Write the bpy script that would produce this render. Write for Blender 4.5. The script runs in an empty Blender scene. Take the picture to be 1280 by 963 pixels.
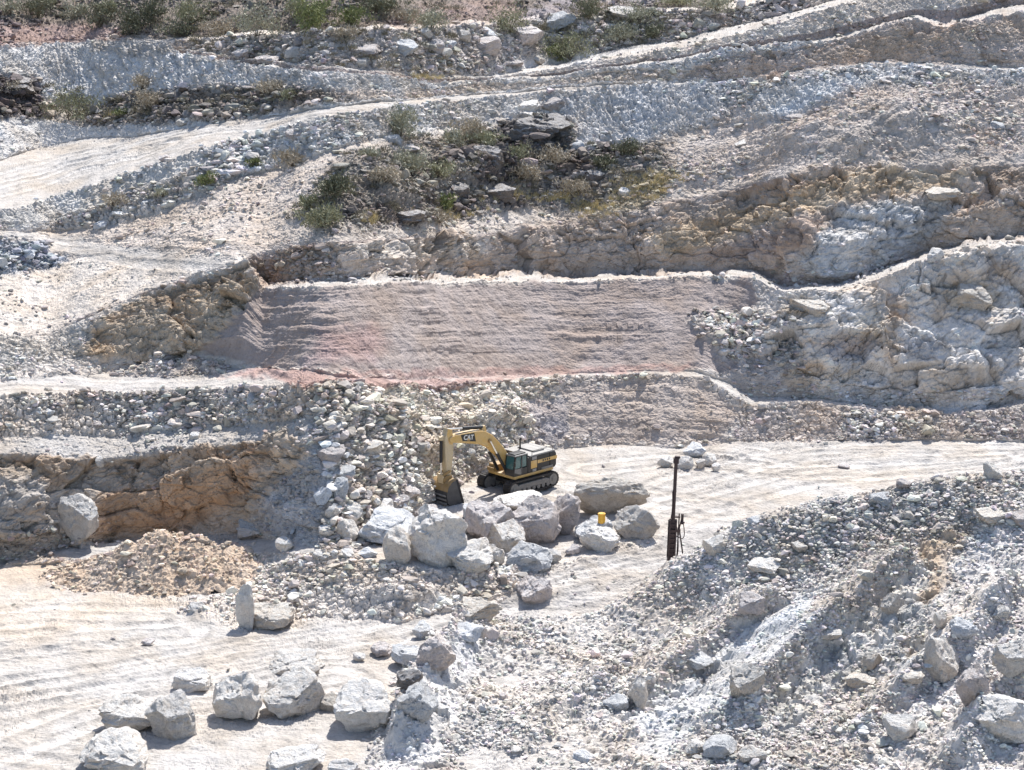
import bpy, bmesh, math, random
import numpy as np
from mathutils import Vector, Matrix, Euler

random.seed(7)
RNG = np.random.default_rng(11)
C = bpy.context.scene.collection
W0, H0 = 1280.0, 963.0          # pixel frame in which the survey of the place was taken
FPX = 2388.6                    # focal length in those pixels (30 degree lens)
PITCH = math.radians(13.5)
CAMZ = 42.0                     # camera height over the lowest quarry floor
SP, CP = math.sin(PITCH), math.cos(PITCH)

# ------------------------------------------------------------------ noise
def _hash(ix, iy, iz, seed):
    h = (ix.astype(np.uint32) * np.uint32(374761393) + iy.astype(np.uint32) * np.uint32(668265263)
         + iz.astype(np.uint32) * np.uint32(2147483647 - 58) + np.uint32((seed * 974634777) & 0xffffffff))
    h = (h ^ (h >> np.uint32(13))) * np.uint32(1274126177)
    h = (h ^ (h >> np.uint32(16))) * np.uint32(2246822519)
    return (h ^ (h >> np.uint32(15)))

def _h01(ix, iy, iz, seed):
    return (_hash(ix, iy, iz, seed) & np.uint32(0xffffff)).astype(np.float32) / np.float32(0xffffff)

def vnoise(x, y, z, seed=0):
    x, y, z = (np.asarray(a, np.float32) for a in (x, y, z))
    fx, fy, fz = np.floor(x), np.floor(y), np.floor(z)
    ix, iy, iz = fx.astype(np.int64), fy.astype(np.int64), fz.astype(np.int64)
    tx, ty, tz = x - fx, y - fy, z - fz
    tx, ty, tz = (t * t * t * (t * (t * 6 - 15) + 10) for t in (tx, ty, tz))
    r = 0
    for dx in (0, 1):
        for dy in (0, 1):
            for dz in (0, 1):
                w = (tx if dx else 1 - tx) * (ty if dy else 1 - ty) * (tz if dz else 1 - tz)
                r = r + w * _h01(ix + dx, iy + dy, iz + dz, seed)
    return r * 2 - 1

def fbm(x, y, z, octaves=4, seed=0, gain=0.5):
    r, a, f, t = 0, 1.0, 1.0, 0
    for o in range(octaves):
        r = r + a * vnoise(x * f, y * f, z * f, seed + o * 17)
        t += a; a *= gain; f *= 2.03
    return r / t

def worley(x, y, z, seed=0):
    """F1, F2, a random value of the nearest cell and the offset to its centre"""
    x, y, z = (np.asarray(a, np.float32) for a in (x, y, z))
    fx, fy, fz = np.floor(x), np.floor(y), np.floor(z)
    ix, iy, iz = fx.astype(np.int64), fy.astype(np.int64), fz.astype(np.int64)
    f1 = np.full(x.shape, 9, np.float32); f2 = f1.copy(); cid = np.zeros(x.shape, np.float32)
    ox = np.zeros(x.shape, np.float32); oy = ox.copy(); oz = ox.copy()
    for dx in (-1, 0, 1):
        for dy in (-1, 0, 1):
            for dz in (-1, 0, 1):
                a, b, c = ix + dx, iy + dy, iz + dz
                vx = fx + dx + 0.1 + 0.8 * _h01(a, b, c, seed) - x
                vy = fy + dy + 0.1 + 0.8 * _h01(a, b, c, seed + 1) - y
                vz = fz + dz + 0.1 + 0.8 * _h01(a, b, c, seed + 2) - z
                d = np.sqrt(vx * vx + vy * vy + vz * vz)
                near = d < f1
                f2 = np.where(near, f1, np.minimum(f2, d))
                cid = np.where(near, _h01(a, b, c, seed + 3), cid)
                ox = np.where(near, vx, ox); oy = np.where(near, vy, oy); oz = np.where(near, vz, oz)
                f1 = np.where(near, d, f1)
    return f1, f2, cid, ox, oy, oz

def sstep(a, b, x):
    t = np.clip((x - a) / (b - a), 0, 1)
    return t * t * (3 - 2 * t)

# ------------------------------------------------------------------ the lens: which ray a survey pixel stands for
def ray(u, v):
    a = (np.asarray(u, np.float64) - W0 / 2) / FPX
    b = (H0 / 2 - np.asarray(v, np.float64)) / FPX
    den = CP + b * SP
    return a / den, (-SP + b * CP) / den          # dX/dY, dZ/dY

def project(P):
    P = np.asarray(P, float)
    x, y, z = P[..., 0], P[..., 1], P[..., 2] - CAMZ
    d = y * CP - z * SP
    return W0 / 2 + FPX * x / d, H0 / 2 - FPX * (y * SP + z * CP) / d

def poly_sd(u, v, poly):
    """signed distance (pixels, inside positive) to a closed polygon"""
    p = np.asarray(poly, float); n = len(p)
    d = np.full(u.shape, 1e9); inside = np.zeros(u.shape, bool)
    for i in range(n):
        x0, y0 = p[i]; x1, y1 = p[(i + 1) % n]
        ex, ey = x1 - x0, y1 - y0
        t = np.clip(((u - x0) * ex + (v - y0) * ey) / (ex * ex + ey * ey + 1e-9), 0, 1)
        d = np.minimum(d, (u - x0 - t * ex) ** 2 + (v - y0 - t * ey) ** 2)
        cond = (y0 > v) != (y1 > v)
        inside ^= cond & (u < (x1 - x0) * (v - y0) / (y1 - y0 + 1e-12) + x0)
    return np.where(inside, 1, -1) * np.sqrt(d)

def soft(u, v, poly, feather):
    p = np.asarray(poly, float)
    w = np.zeros(u.shape)
    m = (u > p[:, 0].min() - feather) & (u < p[:, 0].max() + feather) & (v > p[:, 1].min() - feather) & (v < p[:, 1].max() + feather)
    if m.any():
        w[m] = sstep(-feather, feather, poly_sd(u[m], v[m], poly))
    return w

# ------------------------------------------------------------------ the quarry: benches, faces and floors
# every row is a break of slope (toe or crest) followed from left to right, with the slope (degrees) of the ground that leads up to it
LINES = [
 ('A',  [(-600,712),(-300,710),(0,708),(100,705),(200,722),(300,742),(380,772),(500,778),(580,765),(650,760),(760,772),(900,760),(1280,740),(1800,720)], [(0,0)]),
 ('B',  [(-600,706),(0,706),(100,702),(300,692),(420,690),(480,704),(560,716),(690,708),(750,692),(830,668),(1000,650),(1280,640),(1800,630)], [(-600,3),(250,4),(330,10),(420,26),(600,26),(680,12),(760,9),(1000,7),(1800,6)]),
 ('C',  [(-600,705),(0,703),(60,690),(150,672),(300,668),(400,685),(450,672),(520,640),(560,618),(600,590),(690,562),(760,556),(840,560),(920,553),(1000,552),(1280,552),(1800,555)], [(0,0.5)]),
 ('C2', [(-600,660),(0,655),(60,636),(100,640),(140,618),(200,608),(270,612),(330,636),(400,640),(450,630),(520,600),(600,565),(700,545),(900,545),(1000,545),(1800,548)], [(-600,80),(280,80),(350,62),(420,40),(520,34),(600,33),(700,34),(900,32),(1800,33)]),
 ('D',  [(-600,560),(0,565),(130,572),(250,560),(330,556),(380,545),(420,560),(480,545),(600,530),(700,515),(800,520),(900,530),(1000,530),(1800,535)], [(-600,47),(250,50),(330,56),(390,50),(440,37),(520,32),(600,30),(700,35),(900,31),(1800,33)]),
 ('E',  [(-600,545),(0,547),(130,545),(240,535),(340,530),(400,520),(480,510),(600,500),(700,492),(800,490),(900,508),(1000,515),(1280,522),(1800,525)], [(-600,14),(330,14),(420,34),(520,30),(600,28),(700,34),(1800,34)]),
 ('F',  [(-600,495),(0,494),(200,490),(350,487),(400,482),(520,482),(600,477),(700,473),(790,470),(880,472),(910,492),(940,508),(1010,503),(1100,515),(1200,519),(1280,510),(1800,500)], [(-600,40),(300,40),(420,34),(600,31),(700,36),(1800,36)]),
 ('G',  [(-600,480),(0,478),(100,471),(180,463),(250,461),(320,463),(400,470),(500,475),(600,471),(700,468),(790,465),(870,465),(910,480),(940,498),(1010,496),(1100,506),(1200,514),(1280,500),(1800,490)], [(0,0)]),
 ('G2', [(-600,465),(0,462),(100,458),(180,448),(240,430),(300,420),(330,440),(600,440),(870,440),(910,460),(940,478),(1010,476),(1100,484),(1200,489),(1280,478),(1800,470)], [(-600,12),(60,14),(120,34),(180,72),(260,78),(310,70),(330,31),(880,31),(930,60),(960,80),(1250,78),(1800,60)]),
 ('H',  [(-600,435),(0,425),(60,420),(130,392),(200,362),(260,340),(308,325),(318,345),(326,362),(400,360),(500,355),(600,351),(720,353),(800,347),(900,344),(940,348),(975,366),(1050,363),(1100,346),(1170,322),(1280,301),(1800,250)], [(-600,12),(60,16),(120,38),(200,44),(300,44),(330,31),(900,31),(940,40),(980,47),(1250,47),(1800,40)]),
 ('I',  [(-600,434),(0,424),(60,419),(130,391),(200,361),(260,339),(308,324),(322,344),(330,354),(400,351),(500,345),(600,340),(720,343),(800,338),(900,335),(945,338),(980,358),(1050,355),(1100,338),(1160,315),(1280,293),(1800,242)], [(0,-4)]),
 ('I2', [(-600,433),(0,423),(60,418),(130,390),(200,360),(260,338),(308,323),(335,338),(400,334),(450,326),(520,325),(560,330),(640,316),(700,318),(780,314),(850,308),(900,306),(960,312),(1000,312),(1050,308),(1100,296),(1160,276),(1280,258),(1800,210)], [(0,30),(310,40),(340,70),(400,80),(1800,80)]),
 ('J',  [(-600,432),(0,422),(60,417),(130,389),(200,359),(260,337),(308,322),(345,314),(400,304),(480,298),(560,298),(640,290),(700,283),(780,265),(850,250),(900,240),(960,225),(1060,208),(1130,205),(1220,210),(1280,205),(1800,160)], [(0,30),(320,40),(400,50),(640,50),(780,46),(850,40),(1280,39),(1800,38)]),
 ('J2', [(-600,350),(-100,348),(0,345),(60,336),(80,328),(100,320),(200,315),(310,312),(345,308),(400,300),(480,294),(560,294),(640,286),(700,279),(780,258),(860,240),(960,215),(1060,195),(1280,190),(1800,150)], [(-600,13),(300,13),(400,14),(800,20),(1800,26)]),
 ('J3', [(-600,300),(-100,300),(40,303),(70,315),(100,316),(200,311),(310,308),(345,304),(400,296),(480,290),(560,290),(640,282),(700,274),(780,250),(860,225),(960,200),(1060,180),(1280,175),(1800,140)], [(-600,36),(60,36),(100,12),(300,13),(800,22),(1800,27)]),
 ('K',  [(-600,292),(0,288),(60,292),(110,288),(200,268),(290,228),(370,205),(460,175),(540,158),(620,150),(700,152),(760,185),(860,165),(960,150),(1100,130),(1280,120),(1800,90)], [(-600,3),(60,4),(110,10),(300,13),(450,17),(600,24),(700,26),(850,27),(1800,27)]),
 ('L',  [(-600,275),(0,268),(60,253),(150,225),(250,190),(330,170),(400,150),(470,140),(520,132),(600,124),(700,116),(800,109),(870,108),(960,101),(1010,91),(1100,81),(1160,82),(1280,90),(1800,80)], [(-600,34),(450,34),(620,33),(700,36),(850,38),(1000,30),(1100,26),(1800,26)]),
 ('M',  [(-600,225),(0,202),(40,188),(75,180),(110,172),(170,172),(230,160),(310,150),(430,133),(520,124),(600,118),(700,111),(800,105),(870,104),(960,97),(1010,88),(1100,78),(1160,79),(1280,86),(1800,76)], [(-600,5),(0,5),(200,4),(1800,1)]),
 ('N',  [(-600,138),(0,147),(50,149),(85,157),(110,161),(170,158),(230,154),(310,148),(430,131),(520,122),(600,116),(700,109),(800,103),(870,102),(960,96),(1010,87),(1100,77),(1160,78),(1280,85),(1800,75)], [(-600,32),(90,32),(150,24),(400,24),(1800,30)]),
 ('N2', [(-600,120),(0,125),(60,130),(120,135),(220,128),(320,122),(400,118),(480,112),(540,111),(600,108),(700,102),(800,88),(870,90),(960,82),(1010,75),(1100,65),(1160,60),(1280,66),(1800,60)], [(-600,17),(300,19),(450,26),(600,26),(760,30),(870,62),(1800,66)]),
 ('O',  [(-600,66),(0,63),(100,56),(160,53),(210,53),(225,70),(300,81),(400,93),(520,102),(560,104),(620,102),(700,97),(760,88),(860,77),(900,66),(960,62),(1040,50),(1100,38),(1145,26),(1180,34),(1280,15),(1800,-40)], [(-600,36),(300,36),(450,34),(600,28),(760,32),(860,42),(1280,44),(1800,44)]),
 ('P',  [(-600,65),(0,62),(100,55),(160,52),(210,52),(225,68),(300,79),(400,91),(520,100),(560,102),(620,99),(700,94),(760,85),(860,73),(900,63),(960,58),(1040,45),(1100,33),(1145,20),(1180,27),(1280,8),(1800,-48)], [(0,2)]),
 ('P2', [(-600,64.5),(0,61.5),(100,54.5),(160,51.5),(210,51.5),(225,64),(300,74),(400,86),(520,95),(560,99),(620,98),(700,91),(760,81),(860,69),(900,57),(960,50),(1040,36),(1100,22),(1145,12),(1180,14),(1280,-4),(1800,-60)], [(0,40),(560,40),(800,60),(860,72),(1800,70)]),
 ('Q',  [(-600,64),(0,61),(100,54),(160,51),(210,51),(225,63),(300,73),(400,85),(520,94),(560,98),(620,97),(700,85),(760,74),(860,58),(960,31),(1060,4),(1150,-20),(1280,-50),(1800,-120)], [(0,30),(620,24),(700,26),(800,36),(860,40),(1800,42)]),
 ('R',  [(-600,63.5),(0,60.5),(100,53.5),(160,50.5),(210,50.5),(225,62),(300,72),(400,84),(520,93),(560,96),(620,94),(700,78),(760,66),(860,48),(960,22),(1060,-4),(1150,-28),(1280,-58),(1800,-128)], [(0,0)]),
 ('S',  [(-600,63),(0,60),(100,53),(160,50),(210,50),(230,50),(330,44),(480,37),(560,35),(640,30),(690,20),(760,15),(900,15),(960,2),(1060,-16),(1280,-72),(1800,-140)], [(0,34),(300,38),(900,36),(1800,30)]),
 ('S2', [(-600,60),(0,57),(210,47),(330,40),(480,33),(560,30),(640,25),(760,10),(900,10),(960,-4),(1060,-22),(1280,-78),(1800,-146)], [(0,2)]),
 ('T',  [(-600,-170),(0,-170),(1800,-230)], [(-600,17),(1800,17)]),
]
def interp(pts, u):
    p = np.asarray(pts, float)
    return np.interp(u, p[:, 0], p[:, 1])

def smooth1(a, n):
    k = np.hanning(n + 2)[1:-1]; k /= k.sum()
    return np.convolve(np.pad(a, (n // 2, n - 1 - n // 2), mode='edge'), k, 'valid')

UC = np.concatenate([np.arange(-520, -60, 6.0), np.arange(-60, 1340, 1.25), np.arange(1340, 1800, 6.0)])
NU = len(UC)
def build_sheet():
    axd, q0 = ray(UC, np.full(NU, 1250.0))
    Y = (0.0 - CAMZ) / q0
    Z = np.zeros(NU)
    V = np.full(NU, 1250.0)
    rowsV, rowsY, rowsZ, seg = [V[None]], [Y[None]], [Z[None]], [0]
    nodes = [('L0', V, Y, Z)]
    for k, (name, pts, sl) in enumerate(LINES):
        vt = smooth1(interp(pts, UC), 11)
        if name != 'T': vt = vt + (0.7 * vnoise(UC / 9.0, np.full(NU, k * 2.3), np.zeros(NU), 93) if name in ('F', 'H', 'L', 'O', 'Q', 'E') else 0) + 1.1 * vnoise(UC / 26.0, np.full(NU, k * 3.7), np.zeros(NU), 91)
        vt = np.minimum(vt, V - 0.02)
        s = np.tan(np.radians(smooth1(interp(sl, UC), 25)))
        ext = np.percentile(V - vt, 96)
        n = int(np.clip(ext / 1.15, 2, 130)) if name not in ('A', 'T') else (360 if name == 'A' else 90)
        v0, y0, z0 = V, Y, Z
        def climb(v):
            q = ray(UC, v)[1]
            return np.minimum(np.maximum((CAMZ - z0 + y0 * s) / (s - q), y0 + 1e-3), y0 + 60), q
        yend = climb(vt)[0]
        fix = np.maximum(smooth1(yend, 45), y0 + 2e-3) - yend     # neighbouring columns share one bench line in plan
        for i in range(1, n + 1):
            t = i / n
            if name == 'T': t = t ** 1.8
            v = v0 + (vt - v0) * t
            y, q = climb(v)
            y = y + fix * (y - y0) / (yend - y0)
            z = CAMZ + y * q
            rowsV.append(v[None]); rowsY.append(y[None]); rowsZ.append(z[None]); seg.append(k + 1)
        V, Y, Z = v, y, z
        nodes.append((name, V, Y, Z))
    return np.concatenate(rowsV), np.concatenate(rowsY), np.concatenate(rowsZ), np.array(seg), nodes
SV, SY, SZ, SEG, NODES = build_sheet()
SU = np.broadcast_to(UC[None], SV.shape).copy()
SX = SY * ray(SU, SV)[0]
# ------------------------------------------------------------------ materials
def new_mat(name):
    m = bpy.data.materials.new(name); m.use_nodes = True
    nt = m.node_tree; b = nt.nodes['Principled BSDF']
    return m, nt, b

def node(nt, typ, **kw):
    n = nt.nodes.new(typ)
    for k, v in kw.items(): setattr(n, k, v)
    return n

def mixrgb(nt, fac, a, b, mode='MIX'):
    n = node(nt, 'ShaderNodeMix', data_type='RGBA', blend_type=mode)
    for sock, val in ((n.inputs['Factor'], fac), (n.inputs['A'], a), (n.inputs['B'], b)):
        if hasattr(val, 'is_linked') or hasattr(val, 'links'): nt.links.new(val, sock)
        elif isinstance(val, (int, float)): sock.default_value = val
        else: sock.default_value = (*val, 1)
    return n.outputs['Result']

def noise_tex(nt, scale, detail=4, rough=0.6, vec=None, dist=0.0):
    n = node(nt, 'ShaderNodeTexNoise'); n.inputs['Scale'].default_value = scale
    n.inputs['Detail'].default_value = detail; n.inputs['Roughness'].default_value = rough
    n.inputs['Distortion'].default_value = dist
    if vec is not None: nt.links.new(vec, n.inputs['Vector'])
    return n.outputs['Fac']

def ramp(nt, fac, stops):
    n = node(nt, 'ShaderNodeValToRGB'); e = n.color_ramp.elements
    while len(e) < len(stops): e.new(0.5)
    for i, (p, c) in enumerate(stops):
        e[i].position = p; e[i].color = (c, c, c, 1) if isinstance(c, (int, float)) else (*c, 1)
    nt.links.new(fac, n.inputs['Fac'])
    return n.outputs['Color']

def bump(nt, height, strength, dist, normal=None):
    n = node(nt, 'ShaderNodeBump'); n.inputs['Strength'].default_value = strength; n.inputs['Distance'].default_value = dist
    nt.links.new(height, n.inputs['Height'])
    if normal is not None: nt.links.new(normal, n.inputs['Normal'])
    return n.outputs['Normal']

def earth_mat(name, bump_k=1.0):
    """broken limestone: the albedo of each place is stored with the ground, grain and staining come from noise"""
    m, nt, b = new_mat(name)
    at = node(nt, 'ShaderNodeAttribute', attribute_name='tint')
    tc = node(nt, 'ShaderNodeTexCoord').outputs['Object']
    n1 = noise_tex(nt, 0.9, 6, 0.65, tc); n2 = noise_tex(nt, 5.5, 5, 0.7, tc); n3 = noise_tex(nt, 0.22, 4, 0.55, tc, 0.6)
    c = mixrgb(nt, 1.0, at.outputs['Color'], ramp(nt, n1, [(0.30, 0.78), (0.5, 1.0), (0.72, 1.10)]), 'MULTIPLY')
    c = mixrgb(nt, 1.0, c, ramp(nt, n2, [(0.28, 0.66), (0.46, 1.0), (0.75, 1.10)]), 'MULTIPLY')
    c = mixrgb(nt, 1.0, c, ramp(nt, n3, [(0.35, (0.95, 0.90, 0.84)), (0.55, (1, 1, 1)), (0.7, (0.98, 1.0, 1.03))]), 'MULTIPLY')
    nt.links.new(c, b.inputs['Base Color'])
    b.inputs['Roughness'].default_value = 0.95; b.inputs['Specular IOR Level'].default_value = 0.15
    vo = node(nt, 'ShaderNodeTexVoronoi'); vo.inputs['Scale'].default_value = 4.2; nt.links.new(tc, vo.inputs['Vector'])
    h1 = bump(nt, vo.outputs['Distance'], 0.45 * bump_k, 0.10)
    h2 = bump(nt, noise_tex(nt, 7.0, 6, 0.72, tc), 0.8 * bump_k, 0.10, h1)
    nt.links.new(h2, b.inputs['Normal'])
    return m

def rock_mat(name, base, stain, dark, contrast=1.0):
    m, nt, b = new_mat(name)
    tc = node(nt, 'ShaderNodeTexCoord').outputs['Object']
    oi = node(nt, 'ShaderNodeObjectInfo')
    ad = node(nt, 'ShaderNodeVectorMath', operation='ADD'); nt.links.new(tc, ad.inputs[0])
    sc = node(nt, 'ShaderNodeVectorMath', operation='SCALE'); nt.links.new(oi.outputs['Location'], sc.inputs[0]); sc.inputs['Scale'].default_value = 1.7
    nt.links.new(sc.outputs[0], ad.inputs[1]); v = ad.outputs[0]
    n1 = noise_tex(nt, 0.8, 6, 0.65, v, 0.5); n2 = noise_tex(nt, 3.0, 6, 0.7, v); n3 = noise_tex(nt, 11.0, 4, 0.7, v)
    c = mixrgb(nt, ramp(nt, n1, [(0.46, 0.0), (0.66, 0.85)]), base, stain)
    c = mixrgb(nt, ramp(nt, n2, [(0.30, 0.7 * contrast), (0.43, 0.0)]), c, dark)
    c = mixrgb(nt, 1.0, c, ramp(nt, n3, [(0.3, 0.72), (0.5, 1.0), (0.75, 1.08)]), 'MULTIPLY')
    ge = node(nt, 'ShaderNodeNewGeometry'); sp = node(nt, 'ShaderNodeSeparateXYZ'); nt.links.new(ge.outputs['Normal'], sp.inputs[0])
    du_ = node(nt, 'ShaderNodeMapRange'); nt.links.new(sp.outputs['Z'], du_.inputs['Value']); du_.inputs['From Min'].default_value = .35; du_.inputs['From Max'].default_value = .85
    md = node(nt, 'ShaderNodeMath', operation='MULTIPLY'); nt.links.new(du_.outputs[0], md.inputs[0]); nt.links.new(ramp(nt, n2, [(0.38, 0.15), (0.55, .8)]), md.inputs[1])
    c = mixrgb(nt, md.outputs[0], c, tuple(min(.70, q * .45 + .40) for q in base))  # pale dust on upward faces, also painting in the sunlit white tops
    mm = node(nt, 'ShaderNodeMapRange'); nt.links.new(oi.outputs['Random'], mm.inputs['Value'])
    mm.inputs['To Min'].default_value = 0.86; mm.inputs['To Max'].default_value = 1.2
    c = mixrgb(nt, 1.0, c, mm.outputs[0], 'MULTIPLY')
    nt.links.new(c, b.inputs['Base Color'])
    b.inputs['Roughness'].default_value = 0.92; b.inputs['Specular IOR Level'].default_value = 0.2
    h = bump(nt, noise_tex(nt, 2.2, 7, 0.7, v, 0.4), 1.0, 0.40)
    h = bump(nt, noise_tex(nt, 9.0, 6, 0.7, v), 0.9, 0.09, h)
    nt.links.new(h, b.inputs['Normal'])
    return m

def paint_mat(name, base, dust, dust_amt=0.5, rough=0.5, metal=0.0):
    m, nt, b = new_mat(name)
    tc = node(nt, 'ShaderNodeTexCoord').outputs['Object']
    geo = node(nt, 'ShaderNodeNewGeometry')
    n1 = noise_tex(nt, 2.3, 6, 0.65, tc); n2 = noise_tex(nt, 14.0, 4, 0.7, tc)
    sep = node(nt, 'ShaderNodeSeparateXYZ'); nt.links.new(geo.outputs['Normal'], sep.inputs[0])
    up = node(nt, 'ShaderNodeMapRange'); nt.links.new(sep.outputs['Z'], up.inputs['Value'])
    up.inputs['From Min'].default_value = -0.3; up.inputs['From Max'].default_value = 1.0
    up.inputs['To Min'].default_value = 0.15; up.inputs['To Max'].default_value = 1.0
    mu = node(nt, 'ShaderNodeMath', operation='MULTIPLY'); nt.links.new(ramp(nt, n1, [(0.35, 0.15), (0.65, 1.0)]), mu.inputs[0]); nt.links.new(up.outputs[0], mu.inputs[1])
    mu2 = node(nt, 'ShaderNodeMath', operation='MULTIPLY'); nt.links.new(mu.outputs[0], mu2.inputs[0]); mu2.inputs[1].default_value = dust_amt
    c = mixrgb(nt, mu2.outputs[0], base, dust)
    c = mixrgb(nt, 1.0, c, ramp(nt, n2, [(0.3, 0.8), (0.55, 1.0)]), 'MULTIPLY')
    nt.links.new(c, b.inputs['Base Color']); b.inputs['Roughness'].default_value = rough; b.inputs['Metallic'].default_value = metal
    return m

def leaf_mat(name, a, b_):
    m, nt, b = new_mat(name)
    at = node(nt, 'ShaderNodeAttribute', attribute_name='tint')
    oi = node(nt, 'ShaderNodeObjectInfo')
    c = mixrgb(nt, at.outputs['Fac'], a, b_)
    nt.links.new(c, b.inputs['Base Color']); b.inputs['Roughness'].default_value = 0.7; b.inputs['Specular IOR Level'].default_value = 0.2
    return m

# ------------------------------------------------------------------ ground: what each place is made of
U, V = SU, SV
shape = U.shape
SEGW = np.broadcast_to(SEG[:, None], shape)
WHITE = (0.485, 0.456, 0.427); PALE = (0.645, 0.585, 0.525); BLUEW = (0.63, 0.61, 0.59); MAUVE = (0.385, 0.328, 0.303)
TAN = (0.50, 0.41, 0.31); BROWN = (0.38, 0.29, 0.215); OCHRE = (0.55, 0.455, 0.34); RUST = (0.47, 0.335, 0.235); RED = (0.385, 0.265, 0.25)
DARK = (0.15, 0.12, 0.108); SCREE = (0.60, 0.535, 0.475); HILL = (0.25, 0.21, 0.18); GREYF = (0.50, 0.455, 0.42)
SEGTINT = {0: WHITE, 1: WHITE, 2: PALE, 3: WHITE, 4: PALE, 5: PALE, 6: WHITE, 7: PALE, 8: WHITE, 9: PALE, 10: PALE, 11: WHITE, 12: MAUVE, 13: MAUVE,
           14: SCREE, 15: SCREE, 16: SCREE, 17: BLUEW, 18: WHITE, 19: BLUEW, 20: SCREE, 21: BLUEW, 22: WHITE, 23: MAUVE, 24: PALE, 25: WHITE, 26: GREYF, 27: PALE, 28: HILL}
TINT = np.zeros(shape + (3,))
for s, c in SEGTINT.items(): TINT[SEG == s] = c
RUB = np.zeros(shape); ROCK = np.zeros(shape); GUL = np.zeros(shape); LUMP = np.full(shape, 0.5); TRK = np.zeros(shape)
for s, v in {2: .6, 4: .5, 5: .5, 6: .5, 7: .9, 9: .5, 10: .4, 12: .3, 13: .3, 14: .35, 15: .35, 16: .4, 17: .9, 19: .2, 20: .8, 21: .5, 23: .4, 24: .4, 26: 1.0, 28: .8, 22: .4, 25: .4, 27: .5, 11: .3}.items(): RUB[SEG == s] = v
for s, v in {17: .5, 19: .6, 21: 1.0, 23: .3, 24: .4, 10: .3}.items(): GUL[SEG == s] = v
for s in (1, 3, 8, 11, 18): LUMP[SEG == s] = 0.12; TRK[SEG == s] = 1.0
TRK[SEG == 11] = .3
def zone(poly, f, tint=None, rub=None, rock=None, gul=None, lump=None, trk=None, k=1.0):
    w = soft(U + 5 * WOB, V + 4 * WOB2, poly, f) * k
    if tint is not None:
        TINT[...] = TINT * (1 - w[..., None]) + np.asarray(tint) * w[..., None]
    for arr, val in ((RUB, rub), (ROCK, rock), (GUL, gul), (LUMP, lump), (TRK, trk)):
        if val is not None: arr[...] = arr * (1 - w) + val * w
WOB = vnoise(U / 18, V / 9, U * 0, 5) + .5 * vnoise(U / 6, V / 4, U * 0, 6); WOB2 = vnoise(U / 18, V / 9, U * 0 + 9, 7) + .5 * vnoise(U / 6, V / 4, U * 0, 8)
X0, X1 = -600, 1800
zone([(X0,700),(-20,730),(90,745),(230,735),(200,770),(60,800),(X0,790)], 20, (0.56,.495,.43), k=.7)
zone([(X0,696),(0,704),(80,700),(90,720),(0,735),(X0,735)], 10, (0.52,.41,.31), k=.75)
zone([(225,765),(300,735),(420,700),(560,716),(690,708),(640,745),(560,768),(480,778),(380,776),(300,790)], 8, PALE, rub=.8, lump=.5, trk=0)
zone([(600,772),(640,745),(692,714),(755,694),(832,668),(900,655),(900,700),(745,775),(650,790)], 6, WHITE, rub=.12, lump=.2, trk=1.0)
# brown cut under the left bench
zone([(X0,706),(0,704),(60,692),(150,672),(300,668),(350,630),(390,560),(360,545),(250,560),(130,573),(X0,565)], 6, (0.47,.40,.33), rub=.15, rock=.9, lump=.8)
zone([(105,662),(125,615),(190,600),(250,598),(300,580),(345,562),(330,600),(280,640),(220,668),(140,670)], 12, (.50,.345,.23), k=.9)
zone([(X0,610),(60,600),(110,625),(100,660),(X0,690)], 8, (0.46,.42,.38))
zone([(300,666),(345,610),(395,555),(440,545),(440,600),(410,680)], 7, (0.45,.44,.44), rub=.5, rock=.2, lump=.5)  # grey tint puts the shade of this triangle into the ground colour
zone([(X0,566),(0,567),(130,573),(250,560),(340,556),(340,566),(240,572),(120,584),(X0,578)], 4, BROWN, k=.6)
zone([(X0,546),(0,548),(130,546),(240,536),(340,531),(330,553),(250,558),(130,570),(X0,562)], 4, WHITE, rub=.35, lump=.3)
zone([(X0,496),(0,496),(200,492),(350,489),(400,484),(420,520),(340,530),(240,534),(130,543),(X0,545)], 5, (0.60,.545,.49), rub=1.0)
zone([(380,488),(470,485),(520,530),(520,590),(455,680),(405,690),(400,640),(430,580),(395,540)], 9, (0.52,.46,.40), rub=1.2, rock=0, lump=.8)
zone([(470,484),(560,482),(660,480),(700,500),(690,548),(600,590),(560,618),(500,645),(520,560)], 9, (0.64,.575,.49), rub=.9, lump=1.0)
zone([(655,500),(705,498),(712,545),(690,560),(660,530)], 5, (0.44,.40,.39), rub=.3, lump=.6)
zone([(700,484),(790,476),(880,478),(925,520),(900,552),(760,556),(715,545)], 7, (0.50,.43,.38), rub=.3, lump=.5, trk=.6)
zone([(925,512),(1010,506),(1300,515),(X1,510),(X1,550),(1280,551),(1000,551),(920,553)], 4, (0.56,.49,.435), rub=.7)
zone([(1050,515),(1180,522),(1180,548),(1060,545)], 6, PALE, rub=1.1)
# main compacted grey face
zone([(250,440),(325,364),(500,356),(720,352),(935,348),(950,380),(900,400),(925,465),(870,465),(700,468),(500,472),(330,462)], 4, MAUVE, rub=.12, rock=0, gul=0, lump=.25, trk=1.0)
zone([(860,400),(905,385),(960,400),(965,450),(905,450)], 8, PALE, rub=1.1, trk=0)
zone([(385,455),(400,415),(465,405),(485,430),(470,450)], 14, RED, k=.7)
zone([(270,474),(330,464),(400,470),(560,473),(670,470),(560,486),(470,489),(420,485),(385,490),(335,474)], 3, (.42,.275,.245), k=.8)
zone([(430,462),(640,462),(860,455),(860,463),(640,470),(430,470)], 3, (0.50,.32,.28), k=.5)
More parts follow.
